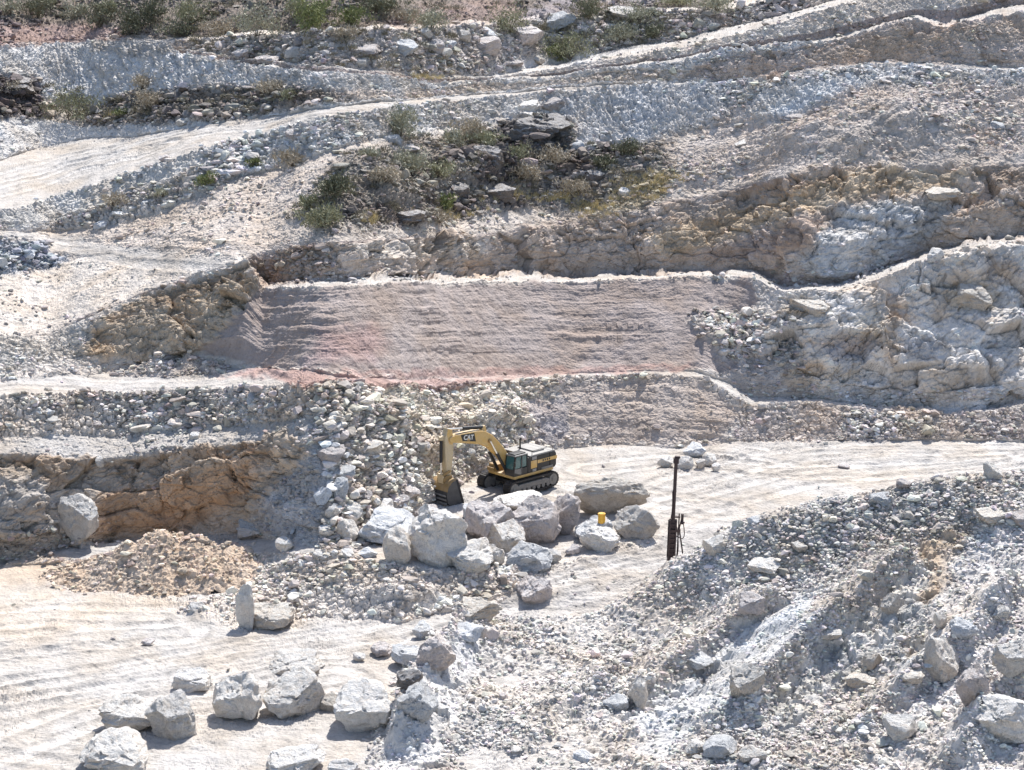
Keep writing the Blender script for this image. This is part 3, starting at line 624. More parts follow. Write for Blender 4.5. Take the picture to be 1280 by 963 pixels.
def rand_rot(n):
    q = RNG.normal(size=(n, 4)); q /= np.linalg.norm(q, axis=1, keepdims=True)
    w, x, y, z = q.T
    return np.stack([np.stack([1 - 2 * (y * y + z * z), 2 * (x * y - z * w), 2 * (x * z + y * w)], -1),
                     np.stack([2 * (x * y + z * w), 1 - 2 * (x * x + z * z), 2 * (y * z - x * w)], -1),
                     np.stack([2 * (x * z - y * w), 2 * (y * z + x * w), 1 - 2 * (x * x + y * y)], -1)], 1)
ST_V, ST_F, ST_T = [], [], []; ST_N = [0]
def add_stones(pos, rad, tint, variants, faces):
    n = len(pos); which = RNG.integers(0, len(variants), n); R = rand_rot(n)
    S = rad[:, None] * np.stack([RNG.uniform(.8, 1.6, n), RNG.uniform(.65, 1.15, n), RNG.uniform(.4, .85, n)], -1)
    yaw = RNG.uniform(0, 6.28, n)
    for k, bv in enumerate(variants):
        m = np.nonzero(which == k)[0]
        if not len(m): continue
        v = np.einsum('nij,vj->nvi', R[m], bv) * S[m][:, None]
        c, s = np.cos(yaw[m])[:, None], np.sin(yaw[m])[:, None]
        v = np.stack([v[..., 0] * c - v[..., 1] * s, v[..., 0] * s + v[..., 1] * c, v[..., 2]], -1) + pos[m][:, None]
        nv = bv.shape[0]
        f = faces[None] + (np.arange(len(m)) * nv)[:, None, None] + ST_N[0]
        ST_V.append(v.reshape(-1, 3)); ST_F.append(f.reshape(-1, 3)); ST_T.append(np.repeat(tint[m], nv, axis=0)); ST_N[0] += len(m) * nv

PXM = np.sqrt(P[..., 0] ** 2 + P[..., 1] ** 2 + (P[..., 2] - CAMZ) ** 2) / FPX       # metres per survey pixel
cellA = np.abs(np.gradient(SU, axis=1) * np.gradient(SV, axis=0))
vis = (SV < 1010) & (SV > -60) & (SU > -200) & (SU < 1480)
def scatter(weight, n, smin, smax, power, variants, faces, tintk=1.05, sink=.25, PP=P, TT=TINT, area=cellA, pxm=PXM, ok=vis):
    w = (weight * area * ok).ravel(); cum = np.cumsum(w); 
    idx = np.searchsorted(cum, RNG.uniform(0, cum[-1], n)); idx = np.clip(idx, 0, len(w) - 1)
    t = RNG.uniform(0, 1, n)
    px = (smin ** (1 - power) + t * (smax ** (1 - power) - smin ** (1 - power))) ** (1 / (1 - power))
    rad = px * .5 * pxm.ravel()[idx]
    pos = PP.reshape(-1, 3)[idx] + RNG.uniform(-.06, .06, (n, 3)) ; pos[:, 2] += rad * (.55 - sink)
    base = TT.reshape(-1, 3)[idx]; base = base * .75 + base.mean(1, keepdims=True) * .25
    tint = np.clip(base * (tintk * RNG.uniform(.62, 1.25, n))[:, None] * (1 + RNG.normal(0, .03, (n, 3))), .03, .8)
    add_stones(pos, rad, tint, variants, faces)
CL = np.clip(.35 + 1.1 * fbm(x / 5, y / 5, z / 5, 3, 90), 0.03, 2)        # stones gather in drifts
wr = np.clip(RUB, 0, 1.4) ** 1.6 * CL * (1 - FACE * np.clip(TRK, 0, 1)) + .006 * (1 - FACE * np.clip(TRK, 0, 1)) * np.clip(CL - .3, 0, 1) * 2
scatter(wr, 30000, 2.2, 7, 2.0, SMALL, ICO[1][1])
scatter(np.clip(RUB - .15, 0, 1.3) ** 2 * CL, 9000, 5, 15, 2.4, MEDIUM, ICO[2][1])
scatter(np.clip(RUB - .6, 0, 1.3) ** 2 * CL, 700, 13, 24, 2.6, MEDIUM, ICO[2][1], sink=.35)
scatter(soft(U, V, [(395,500),(475,490),(525,560),(510,640),(460,690),(400,690),(415,620),(395,560)], 6), 620, 6, 24, 1.9, MEDIUM, ICO[2][1], 1.42)
scatter(soft(U, V, [(860,390),(900,385),(1000,410),(1010,470),(940,470),(870,420)], 6), 260, 5, 13, 2, MEDIUM, ICO[2][1], 1.1)
# stones lying along the foot of the steep cuts
for poly, n in (([(930,503),(1010,497),(1100,506),(1260,500),(1260,488),(1100,492),(1000,480),(930,480)], 170), ([(960,362),(1060,358),(1130,330),(1120,318),(1050,338),(970,335)], 130),
                ([(0,706),(70,696),(150,674),(150,650),(60,655),(0,668)], 160), ([(400,354),(560,346),(560,336),(400,342)], 90)):
    scatter(soft(U, V, poly, 4), n, 4, 11, 2, MEDIUM, ICO[2][1], 1.15)
mcell = np.abs(np.gradient(MU, axis=1) * np.gradient(MV, axis=0)); mok = (MV < 1000) & (MU > 440) & (MU < 1330) & (MZ > -.3)
mpx = np.sqrt(MX ** 2 + MY ** 2 + (MZ - CAMZ) ** 2) / FPX
MCL = np.clip(.45 + 1.0 * fbm(mx / 4, my / 4, mz * 0, 3, 95), .05, 2)
scatter(np.clip(MRUB, 0, 1.3) ** 1.3 * MCL + .10, 34000, 2.2, 6.5, 2.1, SMALL, ICO[1][1], 1.06, PP=MP, TT=MT, area=mcell, pxm=mpx, ok=mok)
scatter(np.clip(MRUB, 0, 1.3) ** 1.6 * MCL, 3000, 5, 15, 2.9, MEDIUM, ICO[2][1], 1.06, PP=MP, TT=MT, area=mcell, pxm=mpx, ok=mok)
scatter(np.clip(MRUB - .1, 0, 1.3) ** 1.6 * MCL, 150, 13, 26, 2.6, MEDIUM, ICO[2][1], 1.08, sink=.35, PP=MP, TT=MT, area=mcell, pxm=mpx, ok=mok)
def flush_stones():
    me = poly_mesh('rubble', np.concatenate(ST_V), np.concatenate(ST_F), np.concatenate(ST_T), earth_mat('broken_stone', .6))
    o = tag(link('rubble', me), 'loose broken limestone lying over the slopes, banks and benches', 'rubble', kind='stuff')
# ------------------------------------------------------------------ boulders, each traced to its own block
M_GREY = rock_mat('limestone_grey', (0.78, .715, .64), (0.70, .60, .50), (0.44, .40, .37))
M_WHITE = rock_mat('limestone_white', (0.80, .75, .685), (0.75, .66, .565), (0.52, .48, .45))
M_BLUE = rock_mat('limestone_shade_blue', (0.63, .65, .68), (0.66, .62, .57), (0.42, .435, .47))  # blue cast of boulders in shade, put into the base colour
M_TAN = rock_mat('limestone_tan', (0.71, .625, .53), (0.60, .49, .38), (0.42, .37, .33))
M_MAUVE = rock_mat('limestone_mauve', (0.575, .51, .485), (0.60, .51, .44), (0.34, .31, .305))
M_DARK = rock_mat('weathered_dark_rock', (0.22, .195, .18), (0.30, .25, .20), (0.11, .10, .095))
KM = dict(g=M_GREY, w=M_WHITE, b=M_BLUE, t=M_TAN, m=M_MAUVE, d=M_DARK)

def boulder_mesh(seed, sub, blocky, split=True):
    r = np.random.default_rng(seed)
    v, f = ICO[sub]
    v = v.copy()
    # box-like or rounded start, then broken along random planes
    p = 2.7 if blocky else 2.1
    v = v / ((np.abs(v) ** p).sum(1, keepdims=True) ** (1 / p))
    v = chip(v, r, 12 if blocky else 7, (.58, .92))
    for n_, d_ in ((np.array([r.normal(0, .25), -.42, .85]), r.uniform(.42, .62)), (np.array([r.normal(0, .5), -.9, r.uniform(-.1, .3)]), r.uniform(.5, .7)))[:2 if split else 0]:
        n_ = n_ / np.linalg.norm(n_); s_ = v @ n_; k_ = s_ > d_; v[k_] -= np.outer(s_[k_] - d_, n_)      # split faces
    o = r.uniform(0, 99)
    d = v / np.linalg.norm(v, axis=1, keepdims=True)
    b, _ = blocks(*(v[:, i] + o for i in range(3)), .7, .5, seed % 97)
    b2_, _ = blocks(*(v[:, i] + o for i in range(3)), .3, .2, seed % 89)
    v = v + d * (.08 * b + .05 * b2_ + .13 * fbm(*(v[:, i] * 1.3 + o for i in range(3)), 4, 3))[:, None]
    v += d * (.022 * fbm(*(v[:, i] * 6 + o for i in range(3)), 3, 9))[:, None]
    v = (v - (v.max(0) + v.min(0)) / 2) / ((v.max(0) - v.min(0)) / 2)
    return v, f

NB = [0]
def boulder(u, vb, w, h, mat, label, group=None, on='t', roll=0.0, deep=.95, name='boulder', blocky=True, split=True):
    """u, vb: middle of its foot in the survey; w, h: how wide and tall it stands there"""
    if group == G2 and w > 30: w, h = w * 1.10, h * 1.10; vb += .03 * h
    NB[0] += 1; seed = NB[0] * 7919 % 100003
    src = bank_surf if on == 'b' else surf
    p = src(u, vb - .12 * h)
    dist = (p - Vector((0, 0, CAMZ))).length; s = dist / FPX
    dep = math.atan2(CAMZ - p.z, p.y)
    W = w * s; dd = W * deep
    Hh = max((h * s - .35 * dd * math.sin(dep)) / math.cos(dep), .35 * W) * 1.04
    v, f = boulder_mesh(seed, 5 if w > 45 else 4 if w > 20 else 3, blocky, split)
    c, sn = math.cos(roll), math.sin(roll)
    v = v @ np.array([[c, 0, -sn], [0, 1, 0], [sn, 0, c]])
    v = (v - (v.max(0) + v.min(0)) / 2) / ((v.max(0) - v.min(0)) / 2)
    v = v * np.array([W / 2, dd / 2, Hh / 2])
    tz = np.clip((v[:, 2] + Hh / 2) / (.42 * Hh), 0, 1); tp = .74 + .26 * np.sqrt(tz); v[:, :2] *= tp[:, None]      # undercut foot
    v[:, 2] += Hh / 2
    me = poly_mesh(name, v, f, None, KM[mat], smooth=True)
    me.set_sharp_from_angle(angle=math.radians(30))
    o = link(name, me)
    q = src(u, vb - .5); k = .30 * dd
    o.location = (p.x, p.y + k, min(p.z, q.z) - .10 * Hh)
    # slide along the line of sight so that the foot stands at the surveyed place
    bb = project(v + np.array(o.location)); du_ = u - (bb[0].min() + bb[0].max()) / 2; dv_ = vb - bb[1].max()
    o.location.x += du_ * s; o.location.z -= dv_ * s / math.cos(dep)
    if on == 'b':                                   # seat it on the bank: slide along the line of sight until the foot is bedded
        ray_d = (o.location - Vector((0, 0, CAMZ))).normalized()
        for _ in range(60):
            i = int(np.clip(round((o.location.y - gy_[0]) / .11), 0, len(gy_) - 1)); j = int(np.clip(round((o.location.x - gx_[0]) / .11), 0, len(gx_) - 1))
            g = o.location.z - MP[i, j, 2]
            if g > -.12 * Hh: o.location += ray_d * .08
            elif g < -.40 * Hh: o.location -= ray_d * .08
            else: break
    return tag(o, label, 'boulder', group)

G1 = 'boulders lined up on the white floor at the lower left'
G2 = 'large boulders heaped in front of the excavator'
G3 = 'blocks along the edge of the near bank'
G4 = 'small boulder heap on the white floor beyond the drill'
G5 = 'boulders in the rubble spill left of the excavator'
G6 = 'boulders on the rocky bank at the top'
G7 = 'blocks half buried in the near bank'
G8 = 'boulders of the white rock face'
B = boulder
# lower left row
B(160, 922, 74, 50, 'g', 'rounded grey boulder at the left end of the row on the white floor', G1, blocky=False)
B(213, 930, 66, 60, 'w', 'white topped jagged boulder leaning against the rounded grey one', G1)
B(240, 867, 48, 36, 'w', 'small white boulder alone behind the row of boulders', G1)
B(296, 910, 64, 74, 'g', 'tall grey boulder with snow white top in the middle of the row', G1)
B(366, 906, 76, 72, 'g', 'biggest round grey boulder of the row, casting a long blue shadow', G1, blocky=False)
B(370, 848, 76, 34, 'g', 'low pale block behind the biggest round boulder of the row', G1)
B(412, 892, 28, 26, 't', 'small tan boulder right of the biggest round boulder', G1)
B(458, 922, 82, 66, 'w', 'wide white topped boulder at the right end of the row below the near bank', G1)
B(142, 975, 86, 58, 'g', 'cut off boulder at the bottom edge below the rounded grey one', G1)
B(370, 978, 72, 40, 'w', 'low boulder cut off by the bottom edge under the biggest round boulder', G1)
B(430, 978, 40, 30, 'w', 'little white stone cut off by the bottom edge beside the near bank', G1)
# block with its leaning slab in the middle left
B(336, 790, 66, 40, 't', 'tan block with dark undercut on the lower floor beside an upright slab', 'blocks in the middle of the lower floor')
B(306, 792, 24, 58, 'w', 'upright white slab leaning on the tan block', 'blocks in the middle of the lower floor', deep=.5)
B(245, 770, 24, 18, 'w', 'small white stone at the left edge of the grey rubble on the lower floor', 'blocks in the middle of the lower floor')
B(185, 808, 16, 9, 'm', 'lone small dark stone on the empty lower floor')
B(98, 682, 52, 62, 'w', 'tall boulder standing against the brown cut at the left', 'boulders at the foot of the brown cut')
B(222, 738, 42, 24, 'w', 'pale block at the foot of the brown earth heap', 'boulders at the foot of the brown cut')
B(356, 692, 24, 20, 'w', 'small white block right of the brown earth heap', 'boulders at the foot of the brown cut')
B(320, 676, 50, 30, 'g', 'long grey slab lying behind the brown earth heap', 'boulders at the foot of the brown cut')
B(405, 700, 30, 14, 'w', 'flat white slab at the foot of the rubble spill', G5)
# excavator boulder heap
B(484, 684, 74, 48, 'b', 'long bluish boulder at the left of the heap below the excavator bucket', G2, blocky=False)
B(434, 682, 28, 34, 'g', 'narrow grey boulder left of the long bluish boulder', G2)
B(496, 708, 34, 46, 'g', 'rounded upright boulder in front of the long bluish boulder', G2, blocky=False)
B(545, 714, 72, 76, 'w', 'largest pale boulder with a pointed top below the bucket', G2, roll=.3)
B(590, 719, 62, 42, 'w', 'broad white boulder right of the pointed one', G2)
B(618, 711, 26, 30, 'g', 'grey wedge between the broad white boulder and the blue slab', G2)
B(612, 684, 58, 56, 'm', 'mauve grey boulder right in front of the excavator track', G2)
B(632, 693, 46, 36, 'g', 'small dark fronted boulder under the great rounded boulder', G2)
B(668, 684, 62, 60, 'm', 'great rounded boulder with a bright ridge, middle of the heap', G2, blocky=False)
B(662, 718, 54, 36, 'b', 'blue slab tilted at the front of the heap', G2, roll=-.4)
B(648, 640, 58, 24, 'w', 'white rubble block against the near excavator track', G2)
B(706, 672, 38, 50, 'm', 'grey mauve pyramid boulder right of the great rounded boulder', G2)
B(765, 650, 88, 50, 't', 'huge oblong tan block at the right back of the heap', G2, deep=.45, split=False)
B(742, 680, 44, 36, 'b', 'bluish boulder carrying the yellow drum', G2)
B(750, 692, 48, 32, 'w', 'white boulder in front of the one with the yellow drum', G2)
B(796, 677, 52, 44, 'g', 'smooth pale boulder at the right end of the heap', G2, roll=-.5, blocky=False)
B(530, 660, 32, 26, 'm', 'mauve block left of the bucket', G2)
B(560, 664, 22, 16, 'm', 'little mauve block right under the bucket', G2)
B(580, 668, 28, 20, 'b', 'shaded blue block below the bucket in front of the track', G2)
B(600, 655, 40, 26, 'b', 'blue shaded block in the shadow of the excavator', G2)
B(690, 706, 24, 20, 'w', 'small white block right of the blue slab', G2)
B(716, 694, 20, 16, 'm', 'small grey stone in the gap of the heap left of the drum boulder', G2)
B(460, 698, 24, 14, 'b', 'small blue stone in front of the long bluish boulder', G2)
B(434, 698, 18, 12, 'w', 'small white stone at the left foot of the boulder heap', G2)
# rubble spill
for u, vb, w, h, m, lab in [
 (404, 632, 24, 26, 'b', 'smooth blue block at the left margin of the rubble spill'),
 (413, 583, 38, 26, 'm', 'mauve block in the middle of the rubble spill under the road'),
 (460, 574, 42, 24, 'g', 'wide grey slab right of the mauve block in the rubble spill'),
 (430, 600, 30, 18, 'b', 'flat blue block in the shade below the mauve block'),
 (424, 628, 24, 30, 'b', 'upright blue block beside the smooth blue block'),
 (437, 652, 34, 24, 'g', 'grey block above the narrow boulder at the foot of the spill'),
 (475, 642, 36, 20, 'w', 'white slab lying over the long bluish boulder'),
 (500, 640, 24, 22, 'm', 'mauve stone in the upper gap left of the bucket'),
 (455, 632, 22, 20, 'm', 'grey stone in the heart of the rubble spill'),
 (418, 546, 26, 20, 'b', 'bluish block high in the rubble spill'),
 (432, 512, 24, 18, 'b', 'bluish block at the top of the spill below the road edge'),
 (452, 530, 22, 14, 'w', 'white block near the top of the rubble spill'),
 (480, 556, 20, 14, 'g', 'grey stone on the right flank of the rubble spill'),
 (510, 622, 34, 18, 'm', 'mauve slab between the rubble spill and the bucket'),
 (415, 652, 18, 22, 'g', 'slim grey stone left of the grey block in the spill'),
 (408, 670, 20, 14, 'w', 'white stone low on the left margin of the spill')]:
    B(u, vb, w, h, m, lab, G5)
# left terrace slope
for u, vb, w, h, m, lab in [(192, 530, 22, 15, 'b', 'bluish block on the ledge above the brown cut'), (242, 520, 22, 15, 'm', 'mauve block in the slope right of the bluish one'),
 (243, 552, 14, 12, 'w', 'white stone at the lip of the brown cut'), (120, 535, 14, 8, 'm', 'small flat stone on the left ledge'), (316, 512, 16, 22, 'b', 'upright bluish stone under the road edge'),
 (300, 527, 22, 10, 'w', 'flat white slab on the ledge near the rubble spill'), (60, 522, 18, 12, 'b', 'bluish stone in the far left of the terrace slope'), (125, 585, 12, 14, 'w', 'small white stone stuck in the top of the brown cut')]:
    B(u, vb, w, h, m, lab, 'blocks on the left terrace')
# far heap behind drill
for u, vb, w, h, m, lab in [(832, 586, 22, 15, 'w', 'pale boulder at the left end of the small heap behind the drill'), (855, 588, 26, 18, 'w', 'white boulder second from left in the small heap behind the drill'),
 (868, 572, 30, 18, 'b', 'bluish boulder on top of the small heap behind the drill'), (886, 584, 22, 18, 'g', 'grey boulder right in the small heap behind the drill'), (895, 590, 12, 11, 'w', 'smallest stone at the right end of the heap behind the drill'),
 (875, 586, 14, 12, 'g', 'small grey stone low in the heap behind the drill')]:
    B(u, vb, w, h, m, lab, G4)
B(1055, 586, 16, 6, 'm', 'flat dark stone alone on the white floor at the right')
B(1170, 330, 22, 20, 'w', 'white cube shaped block alone on the crest of the white face')
# near bank edge
for u, vb, w, h, m, lab, on in [(600, 781, 58, 34, 't', 'tan capped block at the top corner of the near bank', 'b'), (584, 803, 42, 24, 'b', 'blue shaded block under the tan capped one', 'b'),
 (529, 801, 28, 22, 'b', 'lone bluish block on the road left of the near bank', 't'), (545, 848, 52, 56, 'm', 'mauve boulder with folded layers on the bank edge', 'b'),
 (512, 868, 34, 34, 'd', 'dark brown block wedged at the bank edge', 'b'), (508, 838, 40, 32, 'b', 'pale blue block in front of the mauve layered boulder', 'b'),
 (668, 762, 46, 42, 'm', 'pointed mauve boulder on the ramp above the near bank', 't'), (478, 822, 30, 18, 'm', 'low mauve block at the roadside left of the bank edge', 't'),
 (449, 828, 16, 12, 'w', 'small white stone at the roadside', 't'), (522, 905, 52, 50, 'b', 'large pale blue boulder at the lower bank edge', 'b')]:
    B(u, vb, w, h, m, lab, G3, on=on)
# in the near bank
for u, vb, w, h, m, lab in [(894, 697, 32, 28, 'g', 'smooth grey block on the bank crest right of the drill'), (943, 658, 18, 14, 'b', 'small bluish block on the bank crest'),
 (1100, 634, 28, 18, 'b', 'bluish block on the upper crest of the bank'), (1130, 612, 20, 14, 'm', 'mauve stone on the sharp upper crest of the bank'), (1241, 602, 24, 26, 'g', 'grey cube shaped boulder standing on the highest crest'),
 (1240, 655, 44, 20, 't', 'pale tan slab below the cube shaped boulder'), (1275, 662, 34, 22, 'm', 'dark mauve block beside the pale tan slab at the right edge'), (958, 718, 48, 22, 'g', 'flat grey slab with a dark overhang in the upper bank'),
 (940, 770, 34, 28, 'm', 'mauve wedge in the middle of the bank'), (873, 838, 38, 20, 'b', 'bluish slab on the smooth part of the bank'), (770, 892, 34, 24, 'b', 'blue block in the gravel at the bank middle'),
 (798, 888, 26, 40, 'g', 'upright grey slab next to the blue block in the gravel'), (935, 880, 46, 50, 'g', 'long grey block at the end of the rib'), (1113, 772, 24, 30, 'g', 'grey stone in the broken rib left of the brown streak'),
 (1090, 838, 28, 26, 't', 'tan block in the lower broken rib'), (1076, 862, 40, 16, 't', 'long tan stone at the foot of the broken rib'), (1176, 858, 46, 58, 'g', 'fractured grey block in the blue part of the bank'),
 (1216, 884, 42, 54, 'm', 'rounded mauve boulder with a deep shadow at the lower right', ), (1205, 800, 34, 28, 'b', 'bluish boulder right of the brown streak'), (1176, 790, 18, 26, 'g', 'upright stone beside the brown streak'),
 (1140, 855, 32, 18, 't', 'small tan stone under the fractured block'), (1125, 930, 42, 34, 'w', 'white block near the bottom of the bank'), (1252, 775, 22, 18, 'w', 'white stone in the blue scree at the right'),
 (1255, 930, 70, 60, 'w', 'big white lumpy boulder in the lower right corner'), (900, 950, 44, 28, 'b', 'bluish boulder at the bottom edge below the rib'), (940, 955, 36, 24, 'g', 'grey boulder at the bottom edge right of the bluish one'),
 (870, 945, 26, 20, 'w', 'white stone at the bottom edge left of the bluish one'), (628, 875, 10, 8, 'm', 'single small mauve stone in the light gravel'), (1040, 800, 26, 16, 'g', 'grey stone above the long rib'), (1000, 690, 20, 12, 'g', 'grey stone below the bank crest'),
 (1265, 850, 50, 46, 'w', 'white boulder at the right edge above the lumpy one'), (730, 955, 30, 16, 'b', 'low blue block in the gravel at the bottom edge')]:
    B(u, vb, w, h, m, lab, G7, on='b')
# white face
for u, vb, w, h, m, lab in [(1012, 402, 50, 30, 't', 'tan boulder bulging at the upper left of the white face'), (1216, 392, 52, 38, 't', 'large tan slab on the upper right of the white face'), 
 (1250, 502, 30, 24, 't', 'tan boulder at the foot of the white face'), (1272, 500, 18, 14, 'm', 'small mauve stone at the foot of the white face by the edge')]:
    B(u, vb, w, h, m, lab, G8)
# rocky bank on top
for u, vb, w, h, m, lab in [(455, 74, 44, 18, 'm', 'long flat boulder at the left of the rocky top bank'), (503, 72, 40, 22, 'b', 'shaded bluish boulder in the rocky top bank'), (544, 70, 24, 20, 'm', 'mauve boulder in the middle of the rocky top bank'),
 (532, 50, 20, 15, 'g', 'grey boulder on the upper rim of the rocky bank'), (610, 52, 24, 17, 'b', 'bluish rounded boulder on the upper rim of the rocky bank'), (605, 72, 44, 26, 'm', 'big jutting boulder of the rocky bank'),
 (658, 62, 46, 28, 'm', 'largest rounded boulder at the right of the rocky bank'), (580, 56, 18, 18, 'g', 'small grey block left of the rounded one'), (452, 86, 16, 13, 'w', 'white stone low on the rocky bank'),
 (670, 82, 24, 12, 't', 'tan slab under the largest rounded boulder'), (640, 86, 30, 12, 'm', 'flat boulder at the foot of the rocky bank'), (560, 65, 22, 14, 'b', 'small blue stone beside the mauve boulder'),
 (700, 45, 40, 30, 'b', 'sloping pale outcrop behind the round green bush'), (785, 30, 50, 22, 'g', 'pale outcrop on the skyline bank'), (335, 82, 34, 10, 'm', 'flat slab at the foot of the left rocky bank'), (300, 76, 22, 14, 'm', 'mauve block left of the flat slab'),
 (662, 142, 28, 16, 'g', 'grey boulder left of three below the middle road'), (692, 142, 30, 20, 'm', 'mauve boulder right of three below the middle road'), (665, 157, 28, 18, 'g', 'lowest grey boulder of three below the middle road'),
 (491, 182, 26, 14, 'b', 'bluish boulder beneath the feathery bush'), (510, 192, 32, 12, 'm', 'long mauve boulder under the feathery bush'), (722, 196, 20, 20, 'b', 'blue boulder at the edge of the dark knoll'),
 (782, 248, 20, 14, 'w', 'bright white block among yellow grass'), (725, 226, 24, 14, 'm', 'mauve boulder in the grass right of the dark knoll'), (1010, 178, 22, 10, 'g', 'grey slab in the right rubble field'), (990, 156, 28, 14, 'm', 'mauve boulder in the right rubble field'),
 (930, 186, 24, 12, 'g', 'pale flat boulder in the rubble field right of the grass'), (1246, 165, 20, 13, 'b', 'blue stone in the far right rubble'), (1180, 252, 44, 18, 't', 'ochre slab on the long ochre face'), (110, 222, 0, 0, 'g', '')]:
    if w: B(u, vb, w, h, m, lab, G6)
for u, vb, w, h, m, lab in [(100, 282, 20, 11, 'w', 'white stone at the left foot of the road batter'), (125, 290, 18, 13, 'b', 'bluish stone at the left foot of the road batter'), (165, 266, 18, 11, 'w', 'white stone in the middle foot of the road batter'),
 (182, 262, 16, 13, 'b', 'bluish stone beside the white one at the batter foot'), (205, 204, 14, 10, 'm', 'mauve stone high on the road batter'), (188, 212, 14, 8, 'm', 'flat mauve stone on the road batter'),
 (300, 208, 20, 15, 'g', 'grey stone in the upper road batter'), (310, 220, 18, 12, 'b', 'blue stone under the grey one in the upper batter'), (125, 146, 14, 9, 'd', 'dark stone behind the berm beside the round bush'),
 (228, 158, 18, 10, 'g', 'pale stone at the end of the berm'), (368, 178, 24, 18, 'm', 'mauve block in the bluish batter'), (422, 160, 14, 12, 't', 'tan stone near the top of the bluish batter')]:
    B(u, vb, w, h, m, lab, 'stones on the upper road batter')
# layered dark outcrops of the knoll
for u, vb, w, h, lab in [(608, 226, 46, 44, 'dark rounded outcrop in the middle of the overgrown knoll'), (672, 190, 84, 46, 'largest black outcrop shaded under the three boulders'), (570, 252, 36, 24, 'dark low outcrop at the foot of the knoll'), (620, 254, 50, 24, 'dark jagged outcrop right at the foot of the knoll'), (745, 232, 30, 20, 'dark outcrop at the right end of the knoll'), (508, 282, 50, 20, 'dark low outcrop in the left foot of the knoll'), (20, 128, 50, 34, 'dark brown outcrop under the white bank at the far left')]:
    B(u, vb, w, h, 'd', lab, 'dark outcrops', name='rock_outcrop')['category'] = 'rock outcrop'
# ------------------------------------------------------------------ earth heaps
HEAPS = []
def heap(pts, label, tint, seed, h=1.0, name='spoil_heap'):
    """dumped earth: a heap over its own foot print, each point (u, v of the foot, height in m, radius in m)"""
    cs = [(surf(u, v), hh * h, r) for u, v, hh, r in pts]
    x0 = min(c.x - r for c, _, r in cs) - .3; x1 = max(c.x + r for c, _, r in cs) + .3
    y0 = min(c.y - r for c, _, r in cs) - .3; y1 = max(c.y + r for c, _, r in cs) + .3
    gx, gy = np.meshgrid(np.arange(x0, x1, .09), np.arange(y0, y1, .09))
    zb = min(c.z for c, _, _ in cs) - 1.0
    zz = np.full(gx.shape, zb)
    for c, hh, r in cs:
        d = np.hypot(gx - c.x, gy - c.y) / r
        zz = np.maximum(zz, c.z - .35 + (hh + .35) * np.clip(1 - d, -.3, 1) ** 1.0 * np.where(d < 1, 1, 0) + np.where(d < 1, 0, -2.2 * (d - 1)))
    zz = np.maximum(zz, zb)
    gxf, gyf, zf = (a.astype(np.float32) for a in (gx, gy, zz))
    s1_, c1_ = stones(gxf, gyf, zf, .6, seed); s2_, c2_ = stones(gxf, gyf, zf, .3, seed + 5)
    zz = zz + (.45 * fbm(gxf / 2.2, gyf / 2.2, zf * 0, 3, seed) + .15 * s1_ + .10 * s2_) * (zz > zb + .1)
    t = np.clip(np.asarray(tint) * (1 + .35 * (c1_ - .5) + .2 * (c2_ - .5))[..., None], .03, .8)
    low = np.full(gx.shape, 1e9)
    HEAPS.append((gx, gy, zz, t, cs))
    for c, hh, r in cs: low = np.minimum(low, np.hypot(gx - c.x, gy - c.y) / r)
    me = grid_mesh(name, np.stack([gx, gy, zz], -1), t, EARTH)
    bm = bmesh.new(); bm.from_mesh(me); bm.verts.ensure_lookup_table(); fl = (low > 1.25).ravel()
    bmesh.ops.delete(bm, geom=[bm.verts[i] for i in np.nonzero(fl)[0]], context='VERTS'); bm.to_mesh(me); bm.free()
    return tag(link(name, me), label, 'earth heap')
heap([(200, 712, 2.5, 4.2), (165, 716, 1.9, 3.9), (240, 710, 2.0, 3.9), (120, 718, .9, 3.8), (285, 706, 1.0, 3.4), (215, 726, 1.1, 3.2)], 'brown and grey dumped earth heap in front of the brown cut', (0.58, .475, .38), 301)
heap([(205, 462, 1.6, 2.4), (235, 464, 1.1, 2.6), (180, 466, .9, 2.2), (265, 464, .6, 2.2)], 'small pale heap at the corner of the compacted grey face', (0.52, .46, .41), 311)

for gx, gy, zz, t, cs in HEAPS:
    low = np.full(gx.shape, 1e9)
    for c, hh, r in cs: low = np.minimum(low, np.hypot(gx - c.x, gy - c.y) / r)
    HP = np.stack([gx, gy, zz], -1); one = np.ones(gx.shape)
    scatter(one, 600, 2.2, 7, 2, SMALL, ICO[1][1], PP=HP, TT=t, area=one, pxm=one * .062, ok=low < 1)
    scatter(one, 90, 6, 15, 2.2, MEDIUM, ICO[2][1], 1.1, PP=HP, TT=t, area=one, pxm=one * .062, ok=low < 1)
